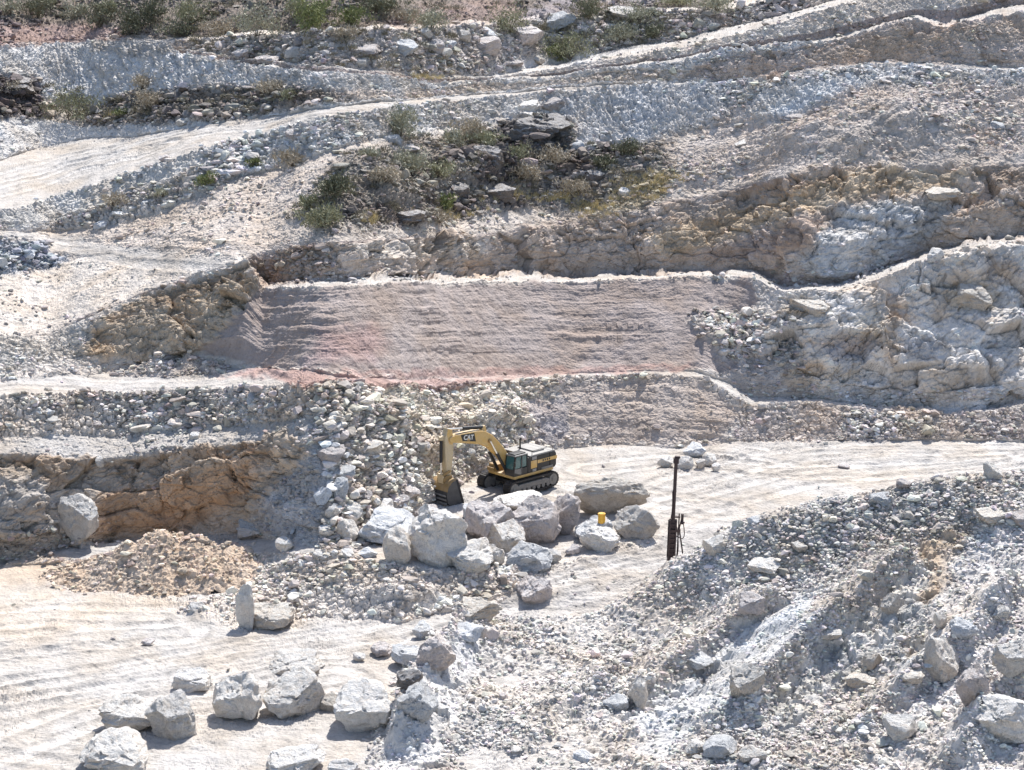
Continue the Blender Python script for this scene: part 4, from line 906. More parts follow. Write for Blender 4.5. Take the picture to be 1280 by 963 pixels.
# ------------------------------------------------------------------ desert shrubs
L_OLIVE = leaf_mat('leaf_olive', (0.20, .20, .12), (0.42, .41, .27))
L_GREY = leaf_mat('leaf_grey_green', (0.25, .25, .18), (0.50, .48, .36))
L_GREEN = leaf_mat('leaf_green', (0.10, .125, .055), (0.30, .32, .13))
L_DARK = leaf_mat('leaf_dark', (0.09, .095, .06), (0.26, .255, .165))
L_DRY = leaf_mat('leaf_dry', (0.34, .29, .22), (0.52, .46, .36))
L_STRAW = leaf_mat('straw', (0.50, .41, .22), (0.72, .62, .38))
TWIG = paint_mat('twig_bark', (0.16, .125, .095), (0.36, .32, .27), .5, .9)
LM = dict(o=L_OLIVE, y=L_GREY, g=L_GREEN, d=L_DARK, r=L_DRY, s=L_STRAW)
def tubes(segs, sides=5):
    vs, fs = [], []
    for a, b, r0, r1 in segs:
        a, b = np.array(a), np.array(b); d = b - a; d = d / (np.linalg.norm(d) + 1e-9)
        t = np.cross(d, [0.3, .9, .2]); t /= np.linalg.norm(t); n = np.cross(d, t); k = len(vs)
        for p, r in ((a, r0), (b, r1)):
            for i in range(sides):
                w = 2 * math.pi * i / sides; vs.append(p + r * (t * math.cos(w) + n * math.sin(w)))
        for i in range(sides):
            j = (i + 1) % sides; fs.append((k + i, k + j, k + sides + j, k + sides + i))
    return np.array(vs), np.array(fs)
NS = [0]
def shrub(u, vb, w, h, kind, label, group, dens=1.0, name='shrub'):
    NS[0] += 1; r = np.random.default_rng(500 + NS[0])
    p = surf(u, vb); s = (p - Vector((0, 0, CAMZ))).length / FPX
    Wd, Hh = w * s * 1.12, h * s * 1.1
    root = bpy.data.objects.new(name, None); C.objects.link(root); root.location = (p.x, p.y, p.z - .08); tag(root, label, 'shrub', group)
    segs, tips = [], []
    nst = 9 if w > 18 else 6
    for i in range(nst):
        a = 6.283 * i / nst + r.uniform(-.3, .3); lean = r.uniform(.15, .95)
        e = np.array([math.cos(a) * lean * Wd * .42, math.sin(a) * lean * Wd * .40, Hh * r.uniform(.5, .82) * (1 - .35 * lean)])
        m = e * .5 + np.array([0, 0, Hh * .10]) + r.normal(0, .05, 3) * Wd
        segs += [((0, 0, 0), m, .035, .022), (m, e, .022, .012)]
        for _ in range(5):
            o = e * r.uniform(.55, 1) ; t = o + r.normal(0, 1, 3) * np.array([.16 * Wd, .16 * Wd, .14 * Hh]); t[2] = max(t[2], .12 * Hh)
            segs.append((o, t, .012, .006)); tips.append(t)
    v, f = tubes(segs, 4); link('branches', poly_mesh('branches', v, f, None, TWIG), root)
    n = int(min(1500, max(120, w * h * 1.15)) * dens * 1.0)
    tips = np.array(tips); c = tips[r.integers(0, len(tips), n)]
    pos = c + r.normal(0, 1, (n, 3)) * np.array([.085 * Wd, .085 * Wd, .10 * Hh])
    pos[:, 2] = np.clip(pos[:, 2], .03, Hh * 1.02)
    L = r.uniform(.07, .17, n) * (1.0 if kind != 's' else 1.4); Wl = L * r.uniform(.22, .5, n)
    d = r.normal(0, 1, (n, 3)); d[:, 2] = np.abs(d[:, 2]) + .35; d /= np.linalg.norm(d, axis=1, keepdims=True)
    sdir = np.cross(d, r.normal(0, 1, (n, 3))); sdir /= np.linalg.norm(sdir, axis=1, keepdims=True)
    q = np.stack([pos - sdir * Wl[:, None], pos + sdir * Wl[:, None], pos + d * L[:, None] * 2 + sdir * Wl[:, None] * .4, pos + d * L[:, None] * 2 - sdir * Wl[:, None] * .4], 1).reshape(-1, 3)
    tint = np.repeat(np.clip(r.uniform(0, 1, n) * .7 + .3 * r.uniform(0, 1), 0, 1), 4)
    link('foliage', poly_mesh('foliage', q, np.arange(4 * n).reshape(-1, 4), np.repeat(tint[:, None], 3, 1), LM[kind]), root)
    return root
T1 = 'shrubs on the natural hillside at the top'; T2 = 'shrubs on the overgrown knoll'; T3 = 'shrubs between the upper banks'
for a in [
 (12, 22, 30, 24, 'y', 'pale shrub in the top left corner', T1), (48, 26, 40, 30, 'd', 'dark shrub on the hill near the top left corner', T1), (62, 10, 30, 18, 'o', 'olive shrub behind the dark one at the top left', T1),
 (92, 24, 38, 22, 'y', 'grey shrub right of the dark one at the top left', T1), (125, 36, 42, 38, 'd', 'dark green shrub above the reddish slope', T1), (138, 22, 30, 24, 'o', 'olive topped shrub behind the dark green one', T1),
 (165, 44, 40, 34, 'd', 'dark sparse shrub right of the reddish slope', T1), (190, 30, 36, 30, 'd', 'very dark shrub left of the tall olive shrub', T1), (238, 36, 48, 42, 'o', 'tall olive shrub on the hill edge', T1), (225, 46, 40, 20, 'd', 'dark low shrub under the tall olive one', T1),
 (272, 44, 40, 22, 'r', 'dry pale shrub beside the big feathery one', T1), (322, 48, 64, 44, 'y', 'big feathery pale shrub on the rim', T1), (372, 22, 30, 24, 'o', 'small olive shrub right of the feathery one', T1),
 (386, 40, 36, 44, 'g', 'deep green tall bush on the rim', T1), (402, 18, 24, 20, 'g', 'bright green crown behind the deep green bush', T1), (440, 32, 40, 28, 'g', 'yellow green bush right of the deep green one', T1), (430, 50, 36, 18, 'r', 'dry shrub hanging over the rim', T1),
 (470, 16, 50, 26, 'd', 'dark bush at the top edge', T1), (540, 38, 56, 30, 'y', 'wide pale shrub on the rim above the boulders', T1), (510, 30, 44, 20, 'r', 'dry bush left of the wide pale shrub', T1), (640, 38, 54, 38, 'o', 'round olive shrub above the largest rounded boulder', T1),
 (735, 26, 40, 26, 'd', 'dark shrub on the skyline outcrop', T1), (738, 10, 36, 16, 'r', 'dry grass bush at the top edge', T1), (800, 34, 52, 28, 'y', 'pale shrub on the outcrop crest', T1), (895, 18, 56, 26, 'y', 'wide pale shrub at the top right', T1), (850, 8, 50, 14, 'o', 'olive scrub at the top edge right', T1),
 (712, 74, 54, 40, 'o', 'round green bush on the end of the rocky bank', T3), (780, 58, 44, 26, 'y', 'grey bush right of the round green bush', T3), (820, 50, 36, 20, 'd', 'dark bush by the thin haul track', T3), (700, 76, 30, 26, 'g', 'green bush leaning on the round green bush', T3),
 (86, 152, 60, 38, 'o', 'round olive bush behind the pale berm', T3), (190, 140, 40, 26, 'r', 'dry bush among dark stones behind the road', T3), (155, 150, 14, 10, 'g', 'small bright green plant behind the berm', T3), (180, 112, 28, 20, 'r', 'dry tuft on the white bank', T3), (365, 130, 22, 14, 'o', 'small olive plant above the middle road', T3), (345, 120, 40, 20, 'r', 'dry scrub above the middle road', T3),
 (15, 118, 26, 16, 'r', 'dry shrub under the white bank at the left', T3),
 (500, 172, 42, 42, 'y', 'feathery bush under the middle road', T2), (592, 178, 44, 36, 'r', 'dry bush of long upright stems beside the three boulders', T2), (565, 185, 30, 24, 'y', 'pale bush left of the dry upright bush', T2),
 (420, 252, 38, 34, 'd', 'dark bush at the left of the knoll', T2), (387, 264, 28, 20, 'o', 'olive bush left of the dark bush', T2), (403, 286, 44, 28, 'o', 'round grey green bush at the left foot of the knoll', T2), (510, 218, 46, 34, 'y', 'greyish bush in the upper knoll', T2), (540, 225, 40, 22, 'o', 'olive bush in the middle of the knoll', T2),
 (556, 262, 24, 20, 'g', 'bright green bush low on the knoll', T2), (600, 190, 40, 20, 'o', 'olive scrub above the dark outcrop', T2), (650, 232, 44, 24, 'r', 'dry brush right of the dark outcrop', T2), (690, 215, 40, 22, 'r', 'dry brush under the black outcrop', T2), (640, 215, 30, 20, 'o', 'olive tuft beside the dark outcrop', T2),
 (475, 240, 40, 22, 'r', 'dry tangled bush in the left knoll', T2), (545, 282, 30, 14, 'r', 'dry tuft at the foot of the knoll', T2), (720, 244, 40, 22, 'r', 'dry brush at the right end of the knoll', T2), (785, 200, 40, 18, 'd', 'dark scrub under the bluish talus', T2), (755, 215, 36, 20, 'd', 'black scrub at the right end of the knoll', T2), (460, 205, 26, 16, 'y', 'small pale bush at the upper left of the knoll', T2),
 (260, 236, 26, 16, 'g', 'green plant at the batter foot', T3), (365, 208, 40, 22, 'r', 'dry bush at the upper batter foot', T3), (205, 248, 24, 14, 'y', 'pale plant low on the batter', T3), (318, 212, 20, 14, 'g', 'small green plant in the batter stones', T3), (145, 262, 28, 16, 'r', 'dry brown plant in the batter rubble', T3)]:
    shrub(*a)
# yellow dry grass grows in loose patches
gp, gt = [], []
for u0, v0, ru, rv, n in ((464, 274, 10, 5, 40), (745, 262, 26, 10, 70), (800, 240, 36, 12, 80), (830, 228, 30, 7, 40), (560, 268, 30, 6, 50), (145, 148, 14, 3, 16), (530, 96, 30, 4, 30), (705, 250, 30, 6, 60), (650, 250, 40, 8, 60)):
    for _ in range(n):
        p = surf(u0 + RNG.normal(0, ru * .5), v0 + RNG.normal(0, rv * .5))
        for _ in range(14):
            d = np.array([RNG.normal(0, .5), RNG.normal(0, .5), 1.0]); L = RNG.uniform(.18, .48); b = np.array(p) + RNG.normal(0, .09, 3) * [1, 1, .2]; sd_ = np.cross(d, RNG.normal(0, 1, 3)); sd_ /= np.linalg.norm(sd_); sd_ *= .02
            gp += [b - sd_, b + sd_, b + d * L + sd_ * .3, b + d * L - sd_ * .3]; gt += [RNG.uniform()] * 4
gp = np.array(gp); tag(link('dry_grass', poly_mesh('dry_grass', gp, np.arange(len(gp)).reshape(-1, 4), np.repeat(np.array(gt)[:, None], 3, 1), L_STRAW)), 'yellow dry grass in tufts on the knoll', 'grass', kind='stuff')
# low scrub nobody could count
up, ut = [], []
for poly, n in (([(365, 275), (440, 192), (540, 170), (705, 155), (770, 205), (835, 185), (790, 240), (740, 262), (560, 276), (420, 292)], 110), ([(-150, 28), (0, 28), (160, 32), (230, 44), (480, 32), (640, 20), (900, -5), (900, -40), (-150, -40)], 300),
                ([(0, 150), (60, 110), (150, 122), (400, 118), (330, 145), (110, 158)], 90), ([(640, 28), (760, 12), (900, 16), (840, 52), (760, 70), (700, 62)], 110), ([(230, 50), (480, 38), (600, 50), (560, 95), (400, 84), (240, 66)], 60)):
    pu = np.array(poly); k = 0
    while k < n:
        uu, vv = RNG.uniform(pu[:, 0].min(), pu[:, 0].max()), RNG.uniform(pu[:, 1].min(), pu[:, 1].max())
        if poly_sd(np.array([uu]), np.array([vv]), poly)[0] < 0: continue
        k += 1
        p = np.array(surf(uu, vv)); R_ = RNG.uniform(.25, .75); Hx = R_ * RNG.uniform(.6, 1.1); m = int(60 * R_ / .4)
        th, rr = RNG.uniform(0, 6.28, m), np.sqrt(RNG.uniform(0, 1, m)) * R_
        b = p + np.stack([rr * np.cos(th), rr * np.sin(th), RNG.uniform(0, 1, m) * Hx * (1 - .5 * (rr / R_) ** 2)], -1)
        d = np.stack([np.cos(th) * .6, np.sin(th) * .6, np.ones(m)], -1) + RNG.normal(0, .5, (m, 3)); d /= np.linalg.norm(d, axis=1, keepdims=True)
        sd_ = np.cross(d, RNG.normal(0, 1, (m, 3))); sd_ /= np.linalg.norm(sd_, axis=1, keepdims=True); L = RNG.uniform(.12, .3, m)[:, None]
        up.append(np.stack([b - sd_ * .035, b + sd_ * .035, b + d * L + sd_ * .015, b + d * L - sd_ * .015], 1).reshape(-1, 3)); ut.append(np.repeat(np.clip(RNG.uniform(0, .5) + RNG.uniform(0, .5, m), 0, 1), 4))
up, ut = np.concatenate(up), np.concatenate(ut)
L_SCRUB = leaf_mat('scrub', (0.12, .11, .08), (0.38, .34, .25))
tag(link('undergrowth', poly_mesh('undergrowth', up, np.arange(len(up)).reshape(-1, 4), np.repeat(ut[:, None], 3, 1), L_SCRUB)), 'low dry desert scrub over the knoll and the hillside', 'undergrowth', kind='stuff')
flush_stones()
# ------------------------------------------------------------------ machines
YEL = paint_mat('machine_yellow', (0.66, .40, .10), (0.60, .52, .41), .85, .55)
PYEL = paint_mat('dusty_stick_paint', (0.60, .45, .25), (0.62, .55, .45), .85, .6)
BLK = paint_mat('machine_black', (0.012, .012, .014), (0.30, .27, .23), .10, .4)
DKG = paint_mat('track_steel', (0.02, .019, .021), (0.33, .30, .27), .22, .6, .3)
TRKP = paint_mat('track_frame_dusty', (0.16, .15, .14), (0.50, .46, .40), .7, .7)
RUSTY = paint_mat('worn_bucket_top', (0.34, .20, .06), (0.42, .34, .24), .6, .65)
BKT = paint_mat('worn_bucket_steel', (0.055, .055, .058), (0.34, .32, .29), .45, .5, .3)
ROOFW = paint_mat('dusty_deck', (0.28, .27, .255), (0.55, .53, .50), .4, .7)
CHROME, _nt, _b = new_mat('polished_rod'); _b.inputs['Metallic'].default_value = .85; _b.inputs['Roughness'].default_value = .25; _b.inputs['Base Color'].default_value = (.75, .73, .68, 1)
GLASS, _nt, _b = new_mat('tinted_glass'); _b.inputs['Base Color'].default_value = (.05, .13, .13, 1); _b.inputs['Roughness'].default_value = .06; _b.inputs['Specular IOR Level'].default_value = .8
SIGNB = paint_mat('decal_black', (0.012, .012, .012), (0.3, .27, .23), .12, .4); SIGNW = paint_mat('decal_white', (0.75, .74, .70), (0.6, .55, .48), .25, .5)
DRUMY = paint_mat('drum_yellow', (0.78, .42, .03), (0.7, .55, .3), .25, .4)
RODS = paint_mat('drill_steel_dark', (0.035, .022, .026), (0.30, .24, .21), .25, .55, .3)

class MB:
    def __init__(s): s.bm = bmesh.new()
    def box(s, x0, x1, y0, y1, z0, z1, bev=.03, top=None):
        t = bmesh.new(); r = bmesh.ops.create_cube(t, size=1)
        for v in t.verts:
            v.co = Vector(((x0 + x1) / 2 + v.co.x * (x1 - x0), (y0 + y1) / 2 + v.co.y * (y1 - y0), (z0 + z1) / 2 + v.co.z * (z1 - z0)))
        if top:
            for v in t.verts:
                if v.co.z > (z0 + z1) / 2: v.co.x += top[0]; v.co.y += top[1]
        if bev: bmesh.ops.bevel(t, geom=t.edges[:], offset=bev, segments=2, affect='EDGES', profile=.7)
        s.add(t); return s
    def prism(s, prof, y0, y1, bev=.02):
        """profile in x, z extruded from y0 to y1"""
        t = bmesh.new(); a = [t.verts.new((x, y0, z)) for x, z in prof]; b = [t.verts.new((x, y1, z)) for x, z in prof]
        t.faces.new(a); t.faces.new(b[::-1]); n = len(prof)
        for i in range(n): t.faces.new((a[i], b[i], b[(i + 1) % n], a[(i + 1) % n]))
        bmesh.ops.recalc_face_normals(t, faces=t.faces[:])
        if bev: bmesh.ops.bevel(t, geom=t.edges[:], offset=bev, segments=1, affect='EDGES')
        s.add(t); return s
    def cyl(s, a, b, r0, r1=None, n=12):
        r1 = r0 if r1 is None else r1; t = bmesh.new(); a, b = Vector(a), Vector(b); d = b - a
        bmesh.ops.create_cone(t, segments=n, radius1=r0, radius2=r1, depth=d.length, cap_ends=True)
        m = Matrix.Translation((a + b) / 2) @ d.to_track_quat('Z', 'Y').to_matrix().to_4x4()
        bmesh.ops.transform(t, matrix=m, verts=t.verts[:]); s.add(t); return s
    def add(s, t):
        me = bpy.data.meshes.new('tmp'); t.to_mesh(me); t.free(); s.bm.from_mesh(me); bpy.data.meshes.remove(me)
    def build(s, name, mat, parent=None):
        me = bpy.data.meshes.new(name); s.bm.to_mesh(me); s.bm.free(); me.materials.append(mat)
        for p in me.polygons: p.use_smooth = True
        me.set_sharp_from_angle(angle=math.radians(35))
        return link(name, me, parent)
def empty(name, loc, rz=0, sc=1.0):
    o = bpy.data.objects.new(name, None); C.objects.link(o); o.location = loc; o.rotation_euler = (0, 0, rz); o.scale = (sc,) * 3; return o
def text_mesh(name, body, size, mat, parent, M, bold=0.0, shear=0.0):
    cu = bpy.data.curves.new(name, 'FONT'); cu.body = body; cu.size = size; cu.extrude = .006; cu.offset = bold; cu.shear = shear; cu.align_x = 'CENTER'; cu.align_y = 'CENTER'
    o = bpy.data.objects.new('tmp', cu); C.objects.link(o); dg = bpy.context.evaluated_depsgraph_get()
    me = bpy.data.meshes.new_from_object(o.evaluated_get(dg)); bpy.data.objects.remove(o); me.materials.clear(); me.materials.append(mat); me.name = name
    r = link(name, me, parent); r.matrix_local = M; return r

# excavator: x forward along the boom, y to its left (cab side), z up
EXU, EXV = 648, 609
ep = surf(EXU, EXV)
TH = math.radians(46)
ex = empty('excavator', (ep.x, ep.y, ep.z), math.atan2(-math.cos(TH), -math.sin(TH)), 0.98)
tag(ex, 'yellow and black tracked excavator with bucket resting on the white quarry floor', 'excavator')
for sy in (-1, 1):
    y0, y1 = sy * 1.42 - .36, sy * 1.42 + .36
    # shoe belt as an oval ring
    def oval(xl, r, zc, n=12):
        return [(xl + r * math.cos(a), zc + r * math.sin(a)) for a in np.linspace(-math.pi / 2, math.pi / 2, n)] + [(-xl + r * math.cos(a), zc + r * math.sin(a)) for a in np.linspace(math.pi / 2, 3 * math.pi / 2, n)]
    m = MB(); o_, i_ = oval(2.05, .56, .58), oval(2.05, .44, .58); n = len(o_)
    t = bmesh.new(); ring = [[t.verts.new((p[0], yy, p[1])) for p in pr] for pr, yy in ((o_, y0), (o_, y1), (i_, y1), (i_, y0))]
    for k in range(4):
        for i in range(n): t.faces.new((ring[k][i], ring[k][(i + 1) % n], ring[(k + 1) % 4][(i + 1) % n], ring[(k + 1) % 4][i]))
    bmesh.ops.recalc_face_normals(t, faces=t.faces[:]); m.add(t)
    per = np.array(o_ + [o_[0]]); L = np.r_[0, np.cumsum(np.linalg.norm(np.diff(per, axis=0), axis=1))]
    for q in np.arange(0, L[-1], .21):
        px, pz = np.interp(q, L, per[:, 0]), np.interp(q, L, per[:, 1]); qx, qz = np.interp((q + .02) % L[-1], L, per[:, 0]), np.interp((q + .02) % L[-1], L, per[:, 1])
        dx, dz = qx - px, qz - pz; l = math.hypot(dx, dz) + 1e-9; dx, dz = dx / l, dz / l; nx, nz = dz, -dx
        m.prism([(px - dx * .03 - nx * .01, pz - dz * .03 - nz * .01), (px + dx * .03 - nx * .01, pz + dz * .03 - nz * .01), (px + dx * .02 + nx * .05, pz + dz * .02 + nz * .05), (px - dx * .02 + nx * .05, pz - dz * .02 + nz * .05)], y0 + .01, y1 - .01, 0)
    tr = m.build('track', DKG, ex)
    m = MB().prism([(-1.9, .42), (-1.9, .62), (-1.3, .82), (1.4, .82), (1.9, .66), (1.9, .42)], y0 + .10, y1 + sy * -.0 - .05, .03)
    for k in range(7): m.cyl((-1.5 + k * .5, y0 + .05, .32), (-1.5 + k * .5, y1 - .04, .32), .17)
    m.build('track_frame', TRKP, tr)
    for xx, nm in ((2.05, 'idler_wheel'), (-2.05, 'drive_sprocket')):
        m = MB().cyl((xx, y0 + .06, .58), (xx, y1 - .03, .58), .43, n=20).cyl((xx, y0 + .02, .58), (xx, y1 + .01, .58), .16); m.build(nm, TRKP, tr)
MB().box(-.9, .9, -1.1, 1.1, .55, 1.0, .06).box(-1.3, -.9, -1.1, 1.1, .6, .85, .03).box(.9, 1.3, -1.1, 1.1, .6, .85, .03).cyl((0, 0, 1.0), (0, 0, 1.22), .75, n=28).build('undercarriage', DKG, ex)
MB().box(-2.35, 1.75, -1.42, 1.42, 1.2, 1.42, .04).build('deck_frame', YEL, ex)
# engine house and counterweight
hs = MB().box(-1.95, .30, .52, 1.40, 1.42, 2.62, .05).box(-1.95, .2, -1.40, .52, 1.42, 2.62, .05).build('engine_house', BLK, ex)
MB().box(-2.6, .12, -1.38, 1.38, 2.62, 2.74, .04).box(-1.9, -.8, -.9, .9, 2.73, 2.86, .05).build('engine_hood', ROOFW, hs)
MB().box(-.62, .02, 1.40, 1.43, 1.72, 2.32, .01).build('side_door', YEL, hs)
MB().box(-.60, -.10, 1.40, 1.43, 2.38, 2.60, .01).build('vent_grille', ROOFW, hs); MB().box(-.55, -.15, 1.40, 1.43, 1.45, 1.66, .01).build('access_step', ROOFW, hs)
MB().cyl((-.75, -.55, 2.74), (-.75, -.55, 3.45), .07).cyl((-.75, -.55, 3.45), (-.86, -.55, 3.58), .07).build('exhaust_pipe', BLK, hs)
MB().box(-.72, -.64, 1.40, 1.44, 1.44, 2.62, .01).build('corner_post', BLK, hs)
cw = MB().prism([(-2.0, 1.36), (-2.55, 1.36), (-2.72, 1.55), (-2.72, 2.45), (-2.55, 2.64), (-2.0, 2.64)], -1.42, 1.42, .06).build('counterweight', BLK, ex)
MB().box(-2.735, -.66, 1.425, 1.445, 2.02, 2.28, .004).box(-2.745, -2.725, -1.3, 1.3, 2.02, 2.28, .004).build('yellow_stripe', YEL, cw)
for k, xx in enumerate((-1.25, -1.47, -1.69, -1.91)):            # dark strokes of the worn model lettering on the stripe
    MB().box(xx - .07, xx + .07, 1.446, 1.452, 2.06 + .02 * (k % 2), 2.24, .002).build('stripe_marking', SIGNB, cw)
MB().box(-2.3, -1.1, 1.40, 1.44, 1.44, 1.62, .01).build('lower_panel', TRKP, hs)
# cab
cx0, cx1, cy0, cy1, cz0, cz1 = .36, 1.80, .42, 1.42, 1.42, 3.0
cab = MB().box(cx0, cx1, cy0, cy1, cz0, cz0 + .55, .04)
for xx, lean in ((cx0 + .05, 0), (cx0 + .62, 0), (cx1 - .05, -.16)):
    for yy in (cy0 + .05, cy1 - .05): cab.box(xx - .05, xx + .05, yy - .05, yy + .05, cz0 + .5, cz1 - .05, .012, (lean, 0))
cab.box(cx0 + .05, cx0 + .10, cy0, cy1, cz0 + .5, cz1, .01)
cab = cab.build('cab', BLK, ex)
MB().box(cx0, cx1 - .14, cy0, cy1, cz1 - .08, cz1 + .02, .03).build('cab_roof', ROOFW, cab)
MB().box(cx0 + .1, cx1 - .2, cy0 + .12, cy1 - .12, cz1 + .02, cz1 + .10, .03).build('roof_hatch', BLK, cab)
t_ = MB(); t_.prism([(cx1 - .02, cz0 + .55), (cx1 + .01, cz0 + .55), (cx1 - .15, cz1 - .1), (cx1 - .18, cz1 - .1)], cy0 + .1, cy1 - .1, 0); t_.build('windscreen', GLASS, cab)
MB().prism([(cx0 + .70, cz0 + .60), (cx1 - .10, cz0 + .60), (cx1 - .24, cz1 - .12), (cx0 + .70, cz1 - .12)], cy1 - .035, cy1 - .015, 0).build('door_window', GLASS, cab)
MB().box(cx0 + .14, cx0 + .55, cy1 - .035, cy1 - .015, cz0 + .62, cz1 - .12, 0).build('side_window', GLASS, cab)
MB().prism([(cx0 + .72, cz0 + .06), (cx1 - .06, cz0 + .30), (cx1 - .08, cz0 + .56), (cx0 + .72, cz0 + .56)], cy1 + .001, cy1 + .02, 0).build('door_panel', TRKP, cab)
MB().box(.85, 1.25, .72, 1.12, 1.98, 2.15, .05).box(.78, .92, .72, 1.12, 2.1, 2.7, .05).build('operator_seat', DKG, cab)
MB().cyl((cx0 + .68, cy1 + .05, cz0 + .1), (cx0 + .68, cy1 + .05, cz1 - .3), .02, n=8).build('handrail', TRKP, cab)
# rails and mirrors
m = MB()
for a_, b_ in (((-2.4, 1.3, 2.74), (-2.4, 1.3, 3.05)), ((-.2, 1.3, 2.74), (-.2, 1.3, 3.05)), ((-2.4, 1.3, 3.05), (-.2, 1.3, 3.05)), ((-2.4, -1.3, 2.74), (-2.4, -1.3, 3.05)), ((-2.4, -1.3, 3.05), (-2.4, 1.3, 3.05))): m.cyl(a_, b_, .022, n=6)
m.build('handrail', DKG, hs)
MB().cyl((1.72, 1.42, 2.3), (1.95, 1.62, 2.45), .015, n=6).box(1.92, 1.97, 1.54, 1.74, 2.3, 2.62, .01).build('mirror', BLK, cab)
# right hand boxes beside the boom
MB().box(.3, 1.70, -1.42, -.62, 1.42, 1.95, .04).box(1.25, 1.9, -1.40, -.70, 1.42, 1.72, .05).build('tool_box', RUSTY, ex)
MB().box(.1, 1.2, -.36, .38, 1.42, 2.1, .05).build('boom_bracket', YEL, ex)
# boom: foot in the middle, bend, tip
lift = lambda pr: [(x_, z_ + max(0, x_ - 2.6) * .14) for x_, z_ in pr]
sup = lambda pr: [(x_, z_ if z_ < 2.7 else 2.7 + (z_ - 2.7) * 1.235) for x_, z_ in pr]
boom_prof = [(.55, 1.75), (1.1, 1.55), (2.1, 2.75), (3.15, 3.62), (4.1, 3.98), (5.6, 4.12), (7.02, 4.24), (7.22, 4.46), (7.02, 4.70), (5.8, 4.88), (4.5, 5.02), (3.7, 4.98), (2.9, 4.62), (1.8, 3.55), (.95, 2.42)]
bo = MB().prism(lift(boom_prof), -.30, .30, .03).cyl((7.05, -.36, 5.08), (7.05, .36, 5.08), .20, n=20).build('boom', YEL, ex)
MB().cyl((3.25, -.42, 4.30), (3.25, .42, 4.30), .17, n=18).build('boom_boss', RUSTY, bo)
# the maker's black plate with its white letters and yellow triangle on both flanks of the boom
for sy in (1, -1):
    yy = sy * .312
    def flank(xc, zc):      # letters read from outside
        r = Matrix(((-sy, 0, 0), (0, 0, sy), (0, 1, 0))).to_4x4()
        a = math.radians(8.5) * -sy
        return Matrix.Translation((xc, yy + sy * .012, zc)) @ r @ Matrix.Rotation(a * sy * sy, 4, 'Z')
    MB().prism(lift([(4.62, 4.22), (5.95, 4.31), (6.12, 4.78), (4.78, 4.88)] if sy > 0 else [(4.78, 4.22), (6.12, 4.33), (5.95, 4.78), (4.62, 4.90)]), yy - .006, yy + .006, 0).build('logo_plate', SIGNB, bo)
    text_mesh('logo_letters', 'CAT', .50, SIGNW, bo, flank(5.35, 4.94), .014)
    MB().prism(lift([(5.22, 4.33), (5.54, 4.35), (5.38, 4.54)]), yy + sy * .016 - .004, yy + sy * .016 + .006, 0).build('logo_triangle', YEL, bo)
for sy in (-1, 1):
    a, b = Vector((1.65, sy * .48, 1.62)), Vector((3.25, sy * .40, 4.30)); c_ = a + (b - a) * .58
    cy = MB().cyl(a, c_, .125).cyl(c_ - (b - a) * .02, c_ + (b - a) * .01, .145).build('boom_cylinder', BLK, ex)
    MB().cyl(c_, b, .065).build('cylinder_rod', CHROME, cy)
a, b = Vector((3.6, 0, 5.36)), Vector((7.25, 0, 5.86)); c_ = a + (b - a) * .56
cy = MB().cyl(a, c_, .13).build('stick_cylinder', BLK, bo); MB().cyl(c_, b, .06).build('cylinder_rod', CHROME, cy); MB().prism([(3.4, 5.0), (3.95, 5.1), (3.7, 5.48), (3.5, 5.48)], -.16, .16, .02).build('cylinder_lug', YEL, bo)
MB().cyl((2.3, .18, 4.0), (4.3, .2, 5.30), .035, n=8).cyl((4.3, .2, 5.30), (6.6, .2, 5.42), .035, n=8).build('hydraulic_hose', BLK, bo)
# stick hangs almost straight down
st = MB().prism(sup([(6.92, 5.22), (7.30, 5.34), (7.62, 4.75), (7.56, 3.6), (7.44, 2.25), (7.08, 2.2), (6.86, 3.4), (6.78, 4.2), (6.80, 4.7)]), -.25, .25, .03).build('stick', PYEL, ex)
MB().prism(sup([(6.92, 5.22), (7.30, 5.34), (7.45, 5.0), (7.2, 4.35), (6.86, 4.3), (6.80, 4.7)]), -.258, .258, .02).build('stick_head_plate', YEL, st)
a, b = Vector((7.78, 0, 5.23)), Vector((7.82, 0, 2.55)); c_ = a + (b - a) * .66
cy = MB().cyl(a, c_, .12).build('bucket_cylinder', DKG, st); MB().cyl(c_, b, .06).build('cylinder_rod', CHROME, cy)
MB().prism(sup([(7.5, 4.6), (7.95, 4.68), (7.95, 4.85), (7.4, 5.0)]), -.12, .12, .02).build('cylinder_lug', PYEL, st)
MB().prism([(7.05, 2.75), (7.25, 2.62), (7.9, 2.48), (7.95, 2.62), (7.3, 2.85)], -.34, -.26, .01).prism([(7.05, 2.75), (7.25, 2.62), (7.9, 2.48), (7.95, 2.62), (7.3, 2.85)], .26, .34, .01).build('bucket_link', RUSTY, st)
MB().prism([(7.78, 2.62), (7.95, 2.62), (7.86, 1.85), (7.70, 1.85)], -.30, .30, .02).build('bucket_rod_link', PYEL, st)
